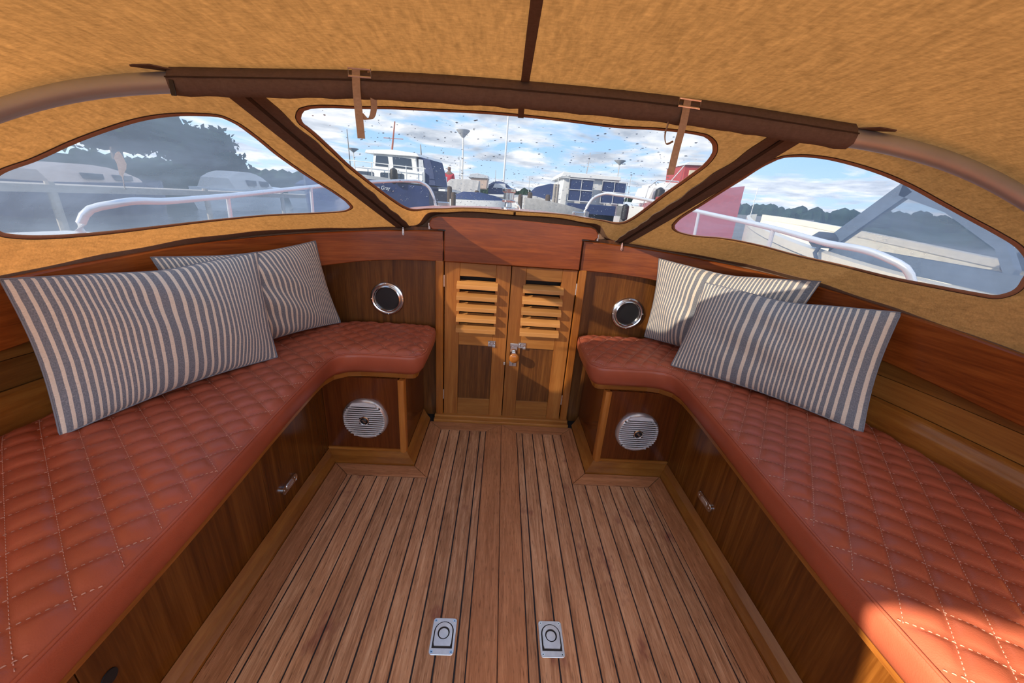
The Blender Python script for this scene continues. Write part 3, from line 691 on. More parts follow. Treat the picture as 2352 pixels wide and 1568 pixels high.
CANOPY = thing('canopy', 'tan canvas canopy walls around the cabin, cut out for three clear windows', 'canopy')
M_['bind'] = fabric('tan_brown_binding', (.44,.24,.15), (.3,.14,.07), .25, .5)
SL = surface([(.560,.8,1.297)]+SA[1:], SB, -1); SR = surface([(.505,.8,1.302)]+SA[1:], SB, 1)
SF = surface([(-.560,.8,1.297)]+FA[1:-1]+[(.505,.8,1.302)], FB)
cl, w1 = panel('side_panel', 'tan canvas side panel of the canopy over the left seat', SL, HL, 1, 'hazy clear vinyl window in the left canopy side', M_['pane_s'])
cf, w2 = panel('front_panel', 'tan canvas front panel of the canopy above the louvred doors', SF, HF, 2, 'wide clear vinyl front window with raindrops showing the harbour', M_['pane_f'])
cr_, w3 = panel('side_panel', 'tan canvas side panel of the canopy over the right seat', SR, HR, 3, 'hazy clear vinyl window in the right canopy side', M_['pane_s'])

def strip(S, uv0, uv1, off, name, mat, parent, n=40, hgt=.0015):
    """band between two uv polylines lifted off the surface towards the cabin"""
    rings = []
    for k in range(n+1):
        f = k/n; a = uv0(f); b = uv1(f); Na = s_normal(S, min(max(a[0],.005),.995), min(max(a[1],.005),.995))
        pa, pb = S(*a), S(*b); rings.append([pa+Na*off, pa+Na*(off+hgt), pb+Na*(off+hgt), pb+Na*off])
    return MB().loft(rings).build(name, mat, parent, angle=60)
# hem bands along the foot of the panels
for S, T, hh in ((SL, cl, .085), (SR, cr_, .06)):
    strip(S, lambda f: (.02+.96*f, -.02), lambda f: (.02+.96*f, hh*(.12+.88*min(1, f*1.5))+.005*math.sin(f*40)), .002, 'hem_band', M_['skirt'], T, 60)
strip(SF, lambda f: (f, -.03), lambda f: (f, .018+.05*math.exp(-((f-.12)/.05)**2)+.05*math.exp(-((f-.88)/.05)**2)), .002, 'hem_band', M_['skirt'], cf, 80)
strip(SF, lambda f: (.492, .905+.095*f), lambda f: (.5035, .905+.095*f), .002, 'centre_seam', M_['brown'], cf, 4)
strip(SF, lambda f: (.494, -.02+.1*f), lambda f: (.504, -.02+.1*f), .003, 'centre_seam', M_['brown'], cf, 4)

for A_, T, s_, n_ in ((SB, cl, -1, 60), (SB, cr_, 1, 60), (FB, cf, 1, 60)):
    P_ = cat(A_, n_); MB().loft([[(p[0]*s_,p[1]-.002,p[2]+.004),(p[0]*s_,p[1]+.002,p[2]+.004),(p[0]*s_*1.0,p[1]+.004,p[2]-.13),(p[0]*s_,p[1]-.000,p[2]-.13)] for p in P_]).build('skirt_flap', M_['skirt'], T, angle=60)
# corner zips between front and side panels
for S, sd, s, xt in ((SL, 'left', -1, .560), (SR, 'right', 1, .505)):
    A = Vector((xt*s,.8,1.297)); B = Vector((.505*s,1.80,.985)); d = (A-B).normalized(); N_ = s_normal(S, .03, .5); side = d.cross(N_).normalized()
    if side.x*s < 0: side = -side      # towards the outboard panel
    Z = thing('zip', 'brown zip running down the corner between front and %s canopy panels' % sd, 'zip', 'canopy corner zips')
    def band(o0, o1, h0, h1, wav=0.0, n=60):
        rings = []
        for k in range(n+1):
            p = B*(1-k/n)+A*(k/n); w = wav*math.sin(k*.9)+wav*math.sin(k*.37+1); bow = N_*(.004*math.sin(math.pi*k/n))
            rings.append([p+bow+side*(o0+w)+N_*h0, p+bow+side*(o0+w)+N_*h1, p+bow+side*o1+N_*h1, p+bow+side*o1+N_*h0])
        return MB().loft(rings)
    band(-.030, -.003, .003, .006, .0022).build('flap', M_['brown'], Z)
    band(.003, .034, .003, .0075, 0).build('flap', M_['brown'], Z)
    band(-.004, .004, .004, .0085).build('teeth', M_['zip'], Z)
    p0 = B+d*.012+N_*.011
    pl = MB(); dn = Vector((0,0,-1)); xs = Vector((1,0,0))
    pl.prism([(p0.x+a, p0.z+b) for a, b in ((-.003,.004),(.003,.004),(.0048,-.012),(.0048,-.024),(.003,-.028),(-.003,-.028),(-.0048,-.024),(-.0048,-.012))], p0.y-.030, p0.y-.027, 'y', .0006)
    pl.tube([p0+Vector((0,-.008,.004)), p0+Vector((0,-.030,.004))], .003, 8)
    zp = pl.build('pull_tab', M_['chrome'], Z)
    MB().lathe([(.0022,0),(.0020,-.0006)], (p0.x, p0.y-.0302, p0.z-.022), 'y', 10).build('pull_eye', M_['blackp'], zp)

# bow tube and its brown sleeve
half = [(x, y, z) for x, y, z in cat(SA[:], 40)]
hoop = [(-x, y, z) for x, y, z in half[::-1]]+[tuple(p) for p in cat(FA, 40)[1:-1]]+[tuple(p) for p in half]
hb_ = thing('canopy_bow', 'grey steel tube bow arching across the cabin under the canopy roof', 'bow')
MB().tube([(x, y-.006, z-.012) for x, y, z in hoop], .0165, 14).build('tube', M_['dullsteel'] if 'dullsteel' in M_ else M_['steel'], hb_)
sl_t = thing('bow_sleeve', 'long brown vinyl sleeve wrapped round the middle of the canopy bow', 'sleeve')
mid = [p for p in hoop if -.655 < p[0] < .615]
rings = []
for i, (x, y, z) in enumerate(mid):
    w = -abs(.0018*math.sin(i*1.3)+.001*math.sin(i*2.9))-.001
    rings.append([(x,y-.002,z+.013),(x,y-.013,z+.010),(x,y-.021,z+.002),(x,y-.0255+w,z-.011),(x,y-.022+w,z-.0235+w),(x,y-.009,z-.0315+w),(x,y+.004,z-.030),(x,y+.012,z-.018),(x,y+.012,z+.006)])
MB().loft(rings).build('wrap', M_['brown'], sl_t, angle=70)
MB().tube([(x,y-.0275,z-.0085) for i, (x, y, z) in enumerate(mid)], .0014, 5).build('seam', M_['zip'], sl_t)

# roof: canvas swept aft from the bow
prof = np.array(hoop); ny = 26
def roof_aft(x): ax = abs(x); return -.455-.8*(ax-.875) if ax > .875 else float(np.interp(ax, [0,.3,.5,.69,.73,.82,.875], [-.20,-.33,-.45,-.51,-.485,-.455,-.455]))  # unseen aft edge, shaped to throw the sun patch and admit more sky
def roofpt(i, v):
    x, y, z = prof[i]; yy = y*(1-v)+roof_aft(x)*v; k = max(0.0, (z-.87)/.448)
    e = min(1.0, (.8-yy)/.06+.0); return Vector((x*(1+.010*k), yy+.012*(1-v), z+.008*k+.075*(1-math.exp(-(.8-yy)*1.2))*k))
def roofrow(i): return [roofpt(i, v/ny) for v in range(ny+1)]
low = lambda i: [Vector((p.x*1.02, p.y, .76)) for p in roofrow(i)]  # roof sides carried lower to shut out sun over the coaming
roof = tag(MB().grid([low(0)]+[roofrow(i) for i in range(len(prof))]+[low(len(prof)-1)]).build('ceiling', M_['canvas'], angle=60), 'tan canvas canopy roof overhead with a brown centre seam', 'ceiling', kind='structure')
sm = roof.modifiers.new('thickness', 'SOLIDIFY'); sm.thickness = .0014; sm.offset = 1
ic = min(range(len(prof)), key=lambda i: abs(prof[i][0]+.028))
rr = []
for v in range(ny+1):
    p = roofpt(ic, v/ny); rr.append([p+Vector((-.0075,0,-.003)), p+Vector((.0075,0,-.003)), p+Vector((.0075,0,-.0005)), p+Vector((-.0075,0,-.0005))])
MB().loft(rr).build('centre_seam', M_['brown'], roof)
for s in (-1, 1):   # wing patches where the sleeve ends
    p = Vector((.63*s if s > 0 else -.665, .775, 1.309)); mb = MB()
    mb.prism([(p.x+a*s, p.y+b) for a, b in ((-.035,.02),(.0,-.012),(.045,.0),(.05,.008),(.0,.02))], p.z-.012, p.z-.010).build('corner_patch', M_['brown'], roof)
# third zip pull hanging below the sleeve end on the left
zp3 = MB().prism([(-.642+a, 1.268+b) for a, b in ((-.0035,.012),(.0035,.012),(.0048,-.006),(.0040,-.012),(-.0040,-.012),(-.0048,-.006))], .770, .7725, 'y', .0006)
tag(zp3.build('zip_pull', M_['blackp']), 'small dark zip pull hanging under the left end of the brown sleeve', 'zip pull')

# hanging webbing straps
def ribbon(pts, wdir, w, name, mat, parent, th=.0012):
    P = [Vector(p) for p in cat(pts, 24)]; wd = Vector(wdir).normalized(); rings = []
    for i, p in enumerate(P):
        d = (P[min(i+1, len(P)-1)]-P[max(i-1, 0)]).normalized(); nn = d.cross(wd).normalized()
        rings.append([p-wd*w/2-nn*th/2, p+wd*w/2-nn*th/2, p+wd*w/2+nn*th/2, p-wd*w/2+nn*th/2])
    return MB().loft(rings).build(name, mat, parent, angle=60)
st1 = thing('strap', 'tan webbing strap hanging from the sleeve at the left of the front window', 'strap', 'hanging webbing straps')
ribbon([(-.322,.772,1.322),(-.322,.768,1.29),(-.3205,.768,1.25),(-.319,.768,1.212)], (1,0,0), .0135, 'strap_tail', M_['web'], st1)
ribbon([(-.301,.785,1.322),(-.300,.790,1.285),(-.301,.790,1.262),(-.306,.786,1.248),(-.314,.776,1.246),(-.319,.770,1.252)], (.75,.55,.25), .012, 'strap_loop', M_['web'], st1)
MB().tube([(-.335,.770,1.320),(-.296,.770,1.320),(-.296,.770,1.308),(-.335,.770,1.308)], .0018, 6, loop=True).build('buckle', M_['steel'], st1)
st2 = thing('strap', 'tan webbing strap hanging from the sleeve at the right of the front window', 'strap', 'hanging webbing straps')
ribbon([(.268,.772,1.318),(.267,.768,1.28),(.264,.768,1.24),(.262,.768,1.192)], (1,0,.1), .0135, 'strap_tail', M_['web'], st2)
ribbon([(.252,.788,1.318),(.249,.793,1.285),(.247,.792,1.258),(.250,.785,1.246),(.258,.776,1.250)], (.45,.85,0), .013, 'strap_loop', M_['web'], st2)
MB().tube([(.252,.770,1.318),(.292,.770,1.316),(.292,.770,1.304),(.252,.770,1.306)], .0018, 6, loop=True).build('buckle', M_['steel'], st2)

M_['smear'] = fabric('dried_white_smear', (.8,.8,.8), (.9,.92,.95), .6, .4)
# dried white smear on the left window
sm_ = MB(); ax_ = SL(.385,.765); bx_ = SL(.444,.6325); sN = s_normal(SL, .41, .7); dv = (bx_-ax_); wv_ = dv.cross(sN).normalized()
prf = [(0,.15),(.08,.6),(.25,1),(.45,1.0),(.65,.85),(.85,.5),(1,.12),(1.5,.05)]
sm_.loft([[ax_+dv*f+wv_*(.0085*w)+sN*.0012+wv_*.002*math.sin(f*9), ax_+dv*f-wv_*(.0085*w)+sN*.0012+wv_*.002*math.sin(f*9), ax_+dv*f+sN*.0026] for f, w in prf]).build('white_smear', M_['smear'], w1)
# raindrops clinging to the front window
rd = random.Random(4); mb = MB()
from math import pi
cF = (.49,.5)
for _ in range(950):
    u, v = rd.uniform(.07,.92), rd.uniform(.10,.90)
    v = .10+.8*(rd.random()**1.35) if rd.random() < .8 else v
    if u < .06+.10*(1-v)*.3 or u > .93-.02: continue
    if v < .30 and not .16 < u < .86: continue
    p = SF(u, v); N_ = s_normal(SF, u, v); r = .0011+.0022*rd.random()**2
    x = N_.orthogonal().normalized(); y = N_.cross(x); e = 1+.5*rd.random()
    vs = [p-N_*r*.75]
    for a in range(6): vs.append(p+x*math.cos(a*pi/3)*r+y*math.sin(a*pi/3)*r*e-N_*r*.15)
    mb.add(vs, [(0,1+a,1+(a+1) % 6) for a in range(6)]+[(6,5,4,3,2,1)])
m, t, out = newmat('water_drop'); p = princ(t, out, (.9,.93,1.0), .08, 0, 0); p.inputs['Transmission Weight'].default_value = .45; p.inputs['IOR'].default_value = 1.33; M_['drop'] = m
tag(mb.build('raindrops', M_['drop'], w2), 'tiny raindrops', kind='stuff')
# ------------------------------------------------------------------ outside: water, own deck, rails
m, t, out = newmat('harbour_water'); nb = t.noise(t.coord(scale=(1.2,2.2,1)), 1, 5, .6); nb2 = t.noise(t.coord(scale=(.18,.3,1)), 1, 3)
princ(t, out, t.ramp(nb2, [(.3, (.030,.050,.070)), (.7, (.055,.085,.11))]), .10, 0, 0, .1, t.bump(nb, .6, .12)); M_['water'] = m
tag(MB().grid([[(x, y, -.35) for y in range(-240, 401, 40)] for x in range(-300, 301, 40)]).build('water', M_['water']), 'rippled grey-blue harbour water around the boats', 'water', kind='stuff')
M_['deck'] = wood('deck_mahogany', (.34,.075,.035), (.46,.12,.06), (.56,.17,.09), (20,1.2,20), .3, .5)
M_['rail'] = plain('rail_steel', (.70,.73,.78), .25, .4, var=.03)
M_['hullw'] = plain('cream_hull', (.72,.66,.54), .4, 0, .2, .06)
# coachroof ahead of the canopy
ys = [1.95,2.4,3.0,3.6,4.2,4.6]; ws = [.80,.80,.78,.74,.66,.55]; zs = [1.035,1.05,1.065,1.075,1.075,1.06]
rings = []
for y, w, z in zip(ys, ws, zs):
    rings.append([(-w,y,.80),(-w,y,z-.05),(-w*.93,y,z-.02),(-w*.5,y,z-.005),(0,y,z),(w*.5,y,z-.005),(w*.93,y,z-.02),(w,y,z-.05),(w,y,.80)])
tag(MB().loft(rings).build('coachroof', M_['deck'], angle=50), 'red mahogany cabin roof just below the front window', 'cabin roof', kind='structure')
for s, sd in ((-1, 'left'), (1, 'right')):
    ed = [(1.29,-3.2),(1.29,.6),(1.26,1.0),(1.20,1.25),(1.0,1.64),(.83,1.9),(.80,3.0),(.60,4.6),(0,4.7)]; og = [(0,6.4),(.55,5.9),(1.05,5.0),(1.5,3.6),(1.72,2.2),(1.80,1.0),(1.80,-3.2)]
    mb = MB().prism([(x*s, y) for x, y in (ed+og)], .80, .84); tag(mb.build('side_deck_%s' % sd, M_['deck'], smooth=False), 'narrow varnished side deck outside the %s coaming' % sd, 'deck', kind='structure')
    P = cat([(x, y, .80) for x, y in og], 30)
    mb = MB().loft([[(p[0]*s,p[1],.86),(p[0]*s,p[1],.80),(p[0]*.9*s,p[1]-.1,.2),(p[0]*.6*s,p[1]-.25,-.5)] for p in P], False, False)
    tag(mb.build('hull_%s' % sd, M_['white']), 'white topside of the boat below the %s side deck' % sd, 'hull', kind='structure')
    pts = [(1.63,1.47,.85),(1.625,1.47,.93),(1.60,1.49,.985),(1.555,1.55,1.012),(1.57,1.8,1.022),(1.60,2.2,1.045),(1.50,3.2,1.145),(1.24,3.8,1.225),(1.04,4.15,1.262),(.95,4.22,1.265),(.87,4.24,1.225),(.82,4.25,1.14),(.79,4.25,1.03)]
    if s > 0: pts = [(1.56,1.40,.85),(1.555,1.40,.93),(1.53,1.42,.985),(1.49,1.49,1.022),(1.45,1.75,1.05),(1.44,2.0,1.08),(1.41,2.8,1.15),(1.30,3.6,1.23),(1.10,4.05,1.275),(.98,4.2,1.28),(.89,4.22,1.235),(.84,4.22,1.16),(.80,4.22,1.04)]
    R = thing('handrail', 'bent tubular steel handrail seen through the %s side window' % sd, 'handrail', 'deck handrails')
    MB().tube(cat(mx(pts, s), 110), .0145, 12).build('rail_tube', M_['rail'], R)
    for (x, y, z) in ((1.60,2.25,1.05),(1.52,3.05,1.13)) if s < 0 else ((1.435,2.1,1.09),(1.40,2.9,1.16)):
        MB().tube([(x*s,y,z),(x*s*1.01,y+.01,.83)], .011, 8).build('post', M_['rail'], R)
wl_ = thing('windlass', 'chrome anchor windlass standing on the red cabin roof', 'windlass')
MB().lathe([(.062,0),(.060,.012),(.035,.02),(.030,.055)], (-.02,3.5,1.07), 'z', 24).build('base', M_['chrome'], wl_)
MB().lathe([(.030,.055),(.058,.060),(.060,.072),(.046,.080),(.046,.135),(.060,.142),(.062,.165),(.055,.172),(.01,.172)], (-.02,3.5,1.07), 'z', 24).build('drum', M_['chrome'], wl_)
MB().tube([(.04,3.47,1.13),(.075,3.46,1.10),(.085,3.46,1.075)], .008, 6).build('chain', M_['steel'], wl_)
for x, sd in ((-.60, 'left'), (.62, 'right')):
    v = thing('deck_vent', 'small chrome deck vent on the cabin roof, %s of the windlass' % sd, 'vent', 'deck vents')
    MB().box(x-.05,x+.05,3.50,3.60,1.05,1.092,.008).build('vent_body', M_['chrome'], v)
    MB().box(x-.062,x+.062,3.49,3.61,1.045,1.058,.003).build('flange', M_['steel'], v)

# ------------------------------------------------------------------ the harbour
def hull(mb, L, half, zb, zt0, zt1, x0=0, dirx=1, yc=0, n=18, stern=.85, ax='x'):
    rings = []
    for k in range(n+1):
        f = k/n; w = half*(stern+(1-stern)*min(1, f*3))*(1 if f < .55 else math.sqrt(max(0, 1-((f-.55)/.452)**2))); w = max(w, .02); x = x0+dirx*L*f; z = zt0+(zt1-zt0)*f**1.6
        sec = [(-w, z), (-w*.97, z*.5+zb*.5), (-w*.75, zb), (w*.75, zb), (w*.97, z*.5+zb*.5), (w, z)]
        rings.append([(x, yc+a, b) if ax == 'x' else (yc+a, x, b) for a, b in sec])
    return mb.loft(rings)
M_['dkglass'] = plain('dark_boat_glass', (.03,.045,.075), .08, 0, .4)
M_['bluecloth'] = plain('navy_boat_canvas', (.018,.040,.13), .6)
M_['redp'] = plain('red_ship_paint', (.42,.045,.04), .4, 0, .2)
M_['cream'] = plain('cream_paint', (.75,.68,.48), .4)
M_['tarp'] = plain('grey_tarpaulin', (.46,.45,.44), .7)
M_['pink'] = plain('beige_tarpaulin', (.58,.44,.36), .7)
M_['rust'] = plain('rust_red_mast', (.42,.14,.09), .5)
M_['grey'] = plain('light_grey_paint', (.55,.58,.62), .4)
M_['bark'] = plain('bark', (.09,.065,.05), .9)
M_['pier'] = plain('weathered_pier_wood', (.34,.31,.28), .8)
M_['concrete'] = plain('pale_quay', (.20,.205,.21), .8)

# navy motor cruiser, left of the front window
K = thing('motor_cruiser', 'navy-hulled motor cruiser with white wheelhouse and red mast left in the front window', 'boat')
hull(MB(), 5.7, 1.45, -.35, 1.46, 1.95, -2.45, -1, 15.2).build('hull', M_['navy'], K)
hull(MB(), 5.4, 1.47, 1.44, 1.60, 2.02, -2.75, -1, 15.2).build('bulwark', M_['grey'], K)
MB().prism([(-6.3,1.5),(-2.75,1.5),(-2.75,1.9),(-5.0,1.95),(-6.0,1.9)], 14.15, 16.2, 'y', .02).build('deckhouse', M_['white'], K, smooth=False)
for a, b in ((-4.35,-3.45),(-5.5,-4.6)): MB().prism(rounded(b-a, .22, .05, 4, ((a+b)/2, 1.70)), 14.135, 14.16, 'y').build('window', M_['dkglass'], K, smooth=False)
MB().prism([(-4.75,1.9),(-3.02,1.88),(-3.08,2.40),(-4.68,2.42)], 14.3, 16.0, 'y', .02).build('wheelhouse', M_['white'], K, smooth=False)
for pl in (((-4.62,2.02),(-4.10,2.0),(-4.14,2.33),(-4.56,2.34)), ((-3.92,2.0),(-3.22,1.96),(-3.26,2.30),(-3.94,2.33))):
    w_ = MB().prism(list(pl), 14.28, 14.31, 'y').build('window', M_['dkglass'], K, smooth=False)
MB().prism([(-4.95,2.40),(-2.9,2.36),(-3.0,2.46),(-3.9,2.54),(-4.9,2.50)], 14.2, 16.1, 'y', .01).build('roof', M_['white'], K, smooth=False)
MB().prism([(-3.04,1.5),(-2.35,1.5),(-2.45,2.0),(-2.55,2.30),(-3.0,2.38)], 14.32, 15.3, 'y', .02).build('aft_canopy', M_['bluecloth'], K, smooth=False)
MB().prism([(-2.98,1.9),(-2.78,1.88),(-2.82,2.28),(-2.98,2.3)], 14.30, 14.33, 'y').build('canopy_window', M_['grey'], K, smooth=False)
mt = MB().tube([(-4.40,14.9,2.05),(-4.16,14.9,3.50)], [.045,.02], 8).build('mast', M_['rust'], K)
MB().tube([(-4.62,14.9,2.98),(-3.86,14.9,2.96)], .012, 6).build('crosstree', M_['rust'], mt)
MB().tube([(-3.02,14.6,2.3),(-3.05,14.6,2.78)], [.035,.015], 6).build('flagstaff', M_['pier'], K)
for k in range(7):
    x = -6.4+k*.64; z = 1.72+.02*(6-k); MB().tube([(x,13.85,z-.15),(x,13.85,z+.30)], .018, 6).build('stanchion', M_['white'], K)
MB().tube([(-6.5,13.85,2.16),(-4.5,13.85,2.08),(-2.5,13.85,1.98)], .014, 6).build('guard_rail', M_['white'], K)
MB().box(-2.30,-1.95,14.4,15.6,1.35,1.42).build('bathing_platform', M_['white'], K, smooth=False)
for x in (-3.55,): MB().lathe([(.02,.0),(.11,.06),(.13,.25),(.11,.44),(.02,.5)], (x,13.66,1.45), 'z', 12).build('fender', M_['blackp'], K)
tx = bpy.data.curves.new('lettering', 'FONT'); tx.body = 'Libra Gray'; tx.size = .17; tx.extrude = .002; tx.shear = .3
to = bpy.data.objects.new('tmp_text', tx); COL.objects.link(to); dg = bpy.context.evaluated_depsgraph_get(); me = bpy.data.meshes.new_from_object(to.evaluated_get(dg)); bpy.data.objects.remove(to)
me.transform(Matrix.Translation((-4.50,13.735,1.26)) @ Matrix.Rotation(math.radians(90), 4, 'X')); me.materials.clear(); me.materials.append(M_['grey']); tag(link('lettering', me, K), 'pale script lettering on the hull')

K.matrix_world = Matrix.Translation((-2.3,14.6,0)) @ Matrix.Rotation(math.radians(-15), 4, 'Z') @ Matrix.Translation((2.45,-15.2,0))
# lamp posts
def lamp(x, y, h, base, label, r=.36):
    T = thing('street_lamp', label, 'street lamp', 'saucer street lamps')
    MB().tube([(x,y,base),(x,y,h-.35)], .045, 8).build('post', M_['steel'], T)
    MB().lathe([(.05,-.36),(.10,-.30),(r*.95,-.04),(r,0),(r*.7,.05),(.05,.08)], (x,y,h), 'z', 20).build('saucer', M_['grey'], T)
lamp(-2.45, 22, 4.52, .6, 'tall saucer-topped street lamp in the middle left of the front window')
lamp(9.6, 35, 5.2, .6, 'saucer-topped street lamp standing behind the white workboat', .5)
lamp(-14.9, 40, 5.0, .6, 'far saucer-topped street lamp at the left edge of the front window', .5)
lk = tag(MB().tube([(-.24,24,1.0),(-.13,24,6.6)], [.06,.045], 8).build('flagpole', M_['white']), 'thin white pole rising behind the windlass', 'pole')
tag(MB().tube([(-12.2,32,1.0),(-12.3,32,5.5)], [.05,.03], 6).build('mast', M_['pier']), 'thin dark mast at the left edge of the front window', 'mast')

# boats moored along the quay in the middle
tag(MB().box(-8,14,17.4,18.0,-.4,1.36).build('quay', M_['concrete'], smooth=False), 'pale low quay running behind the windlass', 'quay', kind='structure')
tb = thing('covered_boat', 'small boat under a draped grey tarpaulin beside the lamp post', 'boat')
hull(MB(), 3.4, .75, -.3, 1.0, 1.25, -3.2, 1, 19.0).build('hull', M_['white'], tb)
rings = []
for k in range(17):
    f = k/16; x = -3.15+1.85*f; h = 2.02-.10*abs(f-.75)-(.62*max(0, .28-f)/.28); w = .03*math.sin(k*2.2)
    rings.append([(x-.1,18.15+w,1.30),(x-.05,18.25+w,1.55),(x,18.5,h),(x,19.3,h),(x,19.8,1.35)])
MB().loft(rings).build('tarpaulin', M_['tarp'], tb, angle=30)
ob = thing('canopy_boat', 'small cruiser with peach side screens under a grey-topped canopy', 'boat')
hull(MB(), 3.2, .8, -.3, 1.45, 1.6, -2.1, 1, 21).build('hull', M_['white'], ob)
MB().prism([(-1.8,1.72),(-1.05,1.72),(-.98,2.2),(-1.84,2.2)], 20.3, 21.5, 'y', .02).build('side_screen', M_['pink'], ob, smooth=False)
MB().prism([(-1.95,2.18),(-.95,2.2),(-.98,2.34),(-1.5,2.42),(-1.9,2.36)], 20.2, 21.6, 'y', .02).build('canopy_top', M_['grey'], ob, smooth=False)
db = thing('dark_canopy_boat', 'open boat with a dark folding hood behind the windlass', 'boat')
hull(MB(), 3.4, .85, -.3, 1.45, 1.65, -1.2, 1, 22.2).build('hull', M_['navy'], db)
rings = []
for k in range(9):
    f = k/8; x = -1.0+1.45*f; h = 1.62+.58*math.sin(math.pi*min(1, .18+f*.82))**.7; rings.append([(x,21.4,1.5),(x,21.5,h-.12),(x,21.8,h),(x,22.6,h),(x,22.9,1.5)])
MB().loft(rings).build('hood', M_['bluecloth'], db, angle=40)
MB().prism([(-.75,1.85),(-.05,1.85),(-.1,2.08),(-.65,2.06)], 21.42, 21.50, 'y').build('hood_window', M_['grey'], db, smooth=False)
gb = thing('navy_covered_boat', 'boat under a navy cover in front of the far trees, right of the windlass', 'boat')
hull(MB(), 3.8, .9, -.3, 1.4, 1.6, .9, 1, 21).build('hull', M_['white'], gb)
MB().loft([[(x,20.2,1.4),(x,20.4,h),(x,21.4,h),(x,21.8,1.4)] for x, h in ((1.0,1.5),(1.5,2.0),(2.2,2.2),(3.0,2.15),(3.6,1.7))]).build('cover', M_['bluecloth'], gb, angle=30)
rb = thing('rowing_boat', 'upturned grey rowing boat low behind the windlass', 'boat')
hull(MB(), 1.7, .4, .85, 1.28, 1.05, .45, 1, 10.2).build('hull', M_['tarp'], rb)
for x, y, z, r in ((-1.55,11.5,1.30,.07),(-.95,12.5,1.42,.07),(.35,10.5,1.36,.06),(.75,13,1.50,.08),(1.15,11.2,1.42,.07),(-1.9,13.2,1.5,.08)):
    tag(MB().lathe([(r,-.6),(r,z-.05),(r*.8,z),(.01,z+.01)], (x,y,0), 'z', 10).build('mooring_pile', M_['bark']), 'dark wooden mooring pile between the boats behind the windlass', 'pile', 'mooring piles')
for i, (x, y, L, zt, cm, lb) in enumerate(((-1.75,12.6,1.9,1.12,'bluecloth','small white dinghy with a navy cover left of the windlass'),(.15,13.6,1.6,1.16,'tarp','small dinghy under a grey cover just right of the windlass'))):
    K = thing('dinghy', lb, 'boat'); hull(MB(), L, .5, -.35, zt, zt+.08, x, 1, y).build('hull', M_['white'], K)
    MB().loft([[(x+L*f,y-.4*w,zt+.02),(x+L*f,y-.2*w,zt+.02+.22*w),(x+L*f,y+.2*w,zt+.02+.22*w),(x+L*f,y+.4*w,zt+.02)] for f, w in ((.05,.5),(.2,1),(.5,1.05),(.75,.7),(.9,.25))]).build('cover', M_[cm], K, angle=30)
# person in red on the quay
pb = [(-2.92,20.3,1.36),(-2.92,20.3,1.78),(-2.93,20.3,2.22),(-2.93,20.3,2.34),(-2.93,20.29,2.47)]
def skin(name, verts, edges, radii, mat, parent=None):
    me = bpy.data.meshes.new(name); me.from_pydata(verts, edges, []); o = link(name, me, parent); md = o.modifiers.new('skin', 'SKIN'); o.modifiers.new('sub', 'SUBSURF').levels = 1
    for i, r in enumerate(radii): me.skin_vertices[0].data[i].radius = (r, r*.8)
    me.skin_vertices[0].data[0].use_root = True; me.materials.append(mat); md.use_smooth_shade = True; return o
M_['skinc'] = plain('dark_clothes_and_skin', (.22,.13,.10), .7); M_['redj'] = plain('red_jacket_cloth', (.52,.04,.06), .7)
V = [(0,0,.93),(0,0,1.2),(0,0,1.45),(0,0,1.56),(0,-.01,1.66),(0,-.01,1.76),(.1,0,.88),(.11,.0,.48),(.12,.0,.06),(.12,-.12,.03),(-.1,0,.88),(-.11,0,.48),(-.12,0,.06),(-.12,-.12,.03),(.19,0,1.42),(.24,.02,1.14),(.22,-.08,.9),(-.19,0,1.42),(-.24,.02,1.14),(-.22,-.08,.9)]
Eg = [(0,1),(1,2),(2,3),(3,4),(4,5),(0,6),(6,7),(7,8),(8,9),(0,10),(10,11),(11,12),(12,13),(2,14),(14,15),(15,16),(2,17),(17,18),(18,19)]
off = (-2.92,20.3,.86)
pe = skin('person', [(x+off[0],y+off[1],z+off[2]) for x, y, z in V], Eg, [.15,.14,.13,.06,.10,.08,.09,.065,.045,.035,.09,.065,.045,.035,.06,.05,.035,.06,.05,.035], M_['skinc'])
tag(pe, 'person in a red jacket standing on the quay beyond the tarpaulin', 'person')
J = [0,1,2,14,15,17,18]; V2 = [V[i] for i in (0,1,2,14,15,17,18)]
skin('jacket', [(x+off[0],y+off[1],z+off[2]) for x, y, z in V2], [(0,1),(1,2),(2,3),(3,4),(2,5),(5,6)], [.19,.18,.17,.085,.075,.085,.075], M_['redj'], pe)
tag(MB().box(-3.6,-2.3,19.9,20.7,-.4,.86).build('jetty', M_['pier'], smooth=False), 'short jetty carrying the person in red', 'jetty', kind='structure')

# white workboat with navy panels, right half of the front window
K = thing('workboat', 'white cabin boat with two navy framed panels right in the front window', 'boat')
hull(MB(), 7, 1.15, -.35, .98, 1.25, 12.0, 1, 2.55, ax='y').build('hull', M_['white'], K)
MB().prism([(1.62,.95),(3.48,.95),(3.42,2.0),(1.70,2.0)], 12.3, 14.5, 'y', .02).build('cabin', M_['white'], K, smooth=False)
MB().prism([(1.58,1.98),(3.42,1.99),(3.40,2.10),(1.65,2.12)], 12.15, 14.7, 'y', .01).build('roof', M_['white'], K, smooth=False)
for x0, x1 in ((1.86,2.56),(2.86,3.56)):
    p_ = MB().box(x0,x1,12.02,12.05,1.34,1.92).build('blue_panel', M_['bluecloth'], K, smooth=False)
    f_ = MB(); f_.tube([(x0-.02,12.0,1.32),(x1+.02,12.0,1.32),(x1+.02,12.0,1.94),(x0-.02,12.0,1.94)], .016, 6, loop=True); f_.build('panel_frame', M_['white'], p_)
    MB().tube([(x0,12.0,1.64),(x1,12.0,1.64)], .012, 6).build('panel_bar', M_['white'], p_)
    MB().tube([((x0+x1)/2,12.0,1.34),((x0+x1)/2,12.0,1.92)], .008, 6).build('panel_bar', M_['white'], p_)
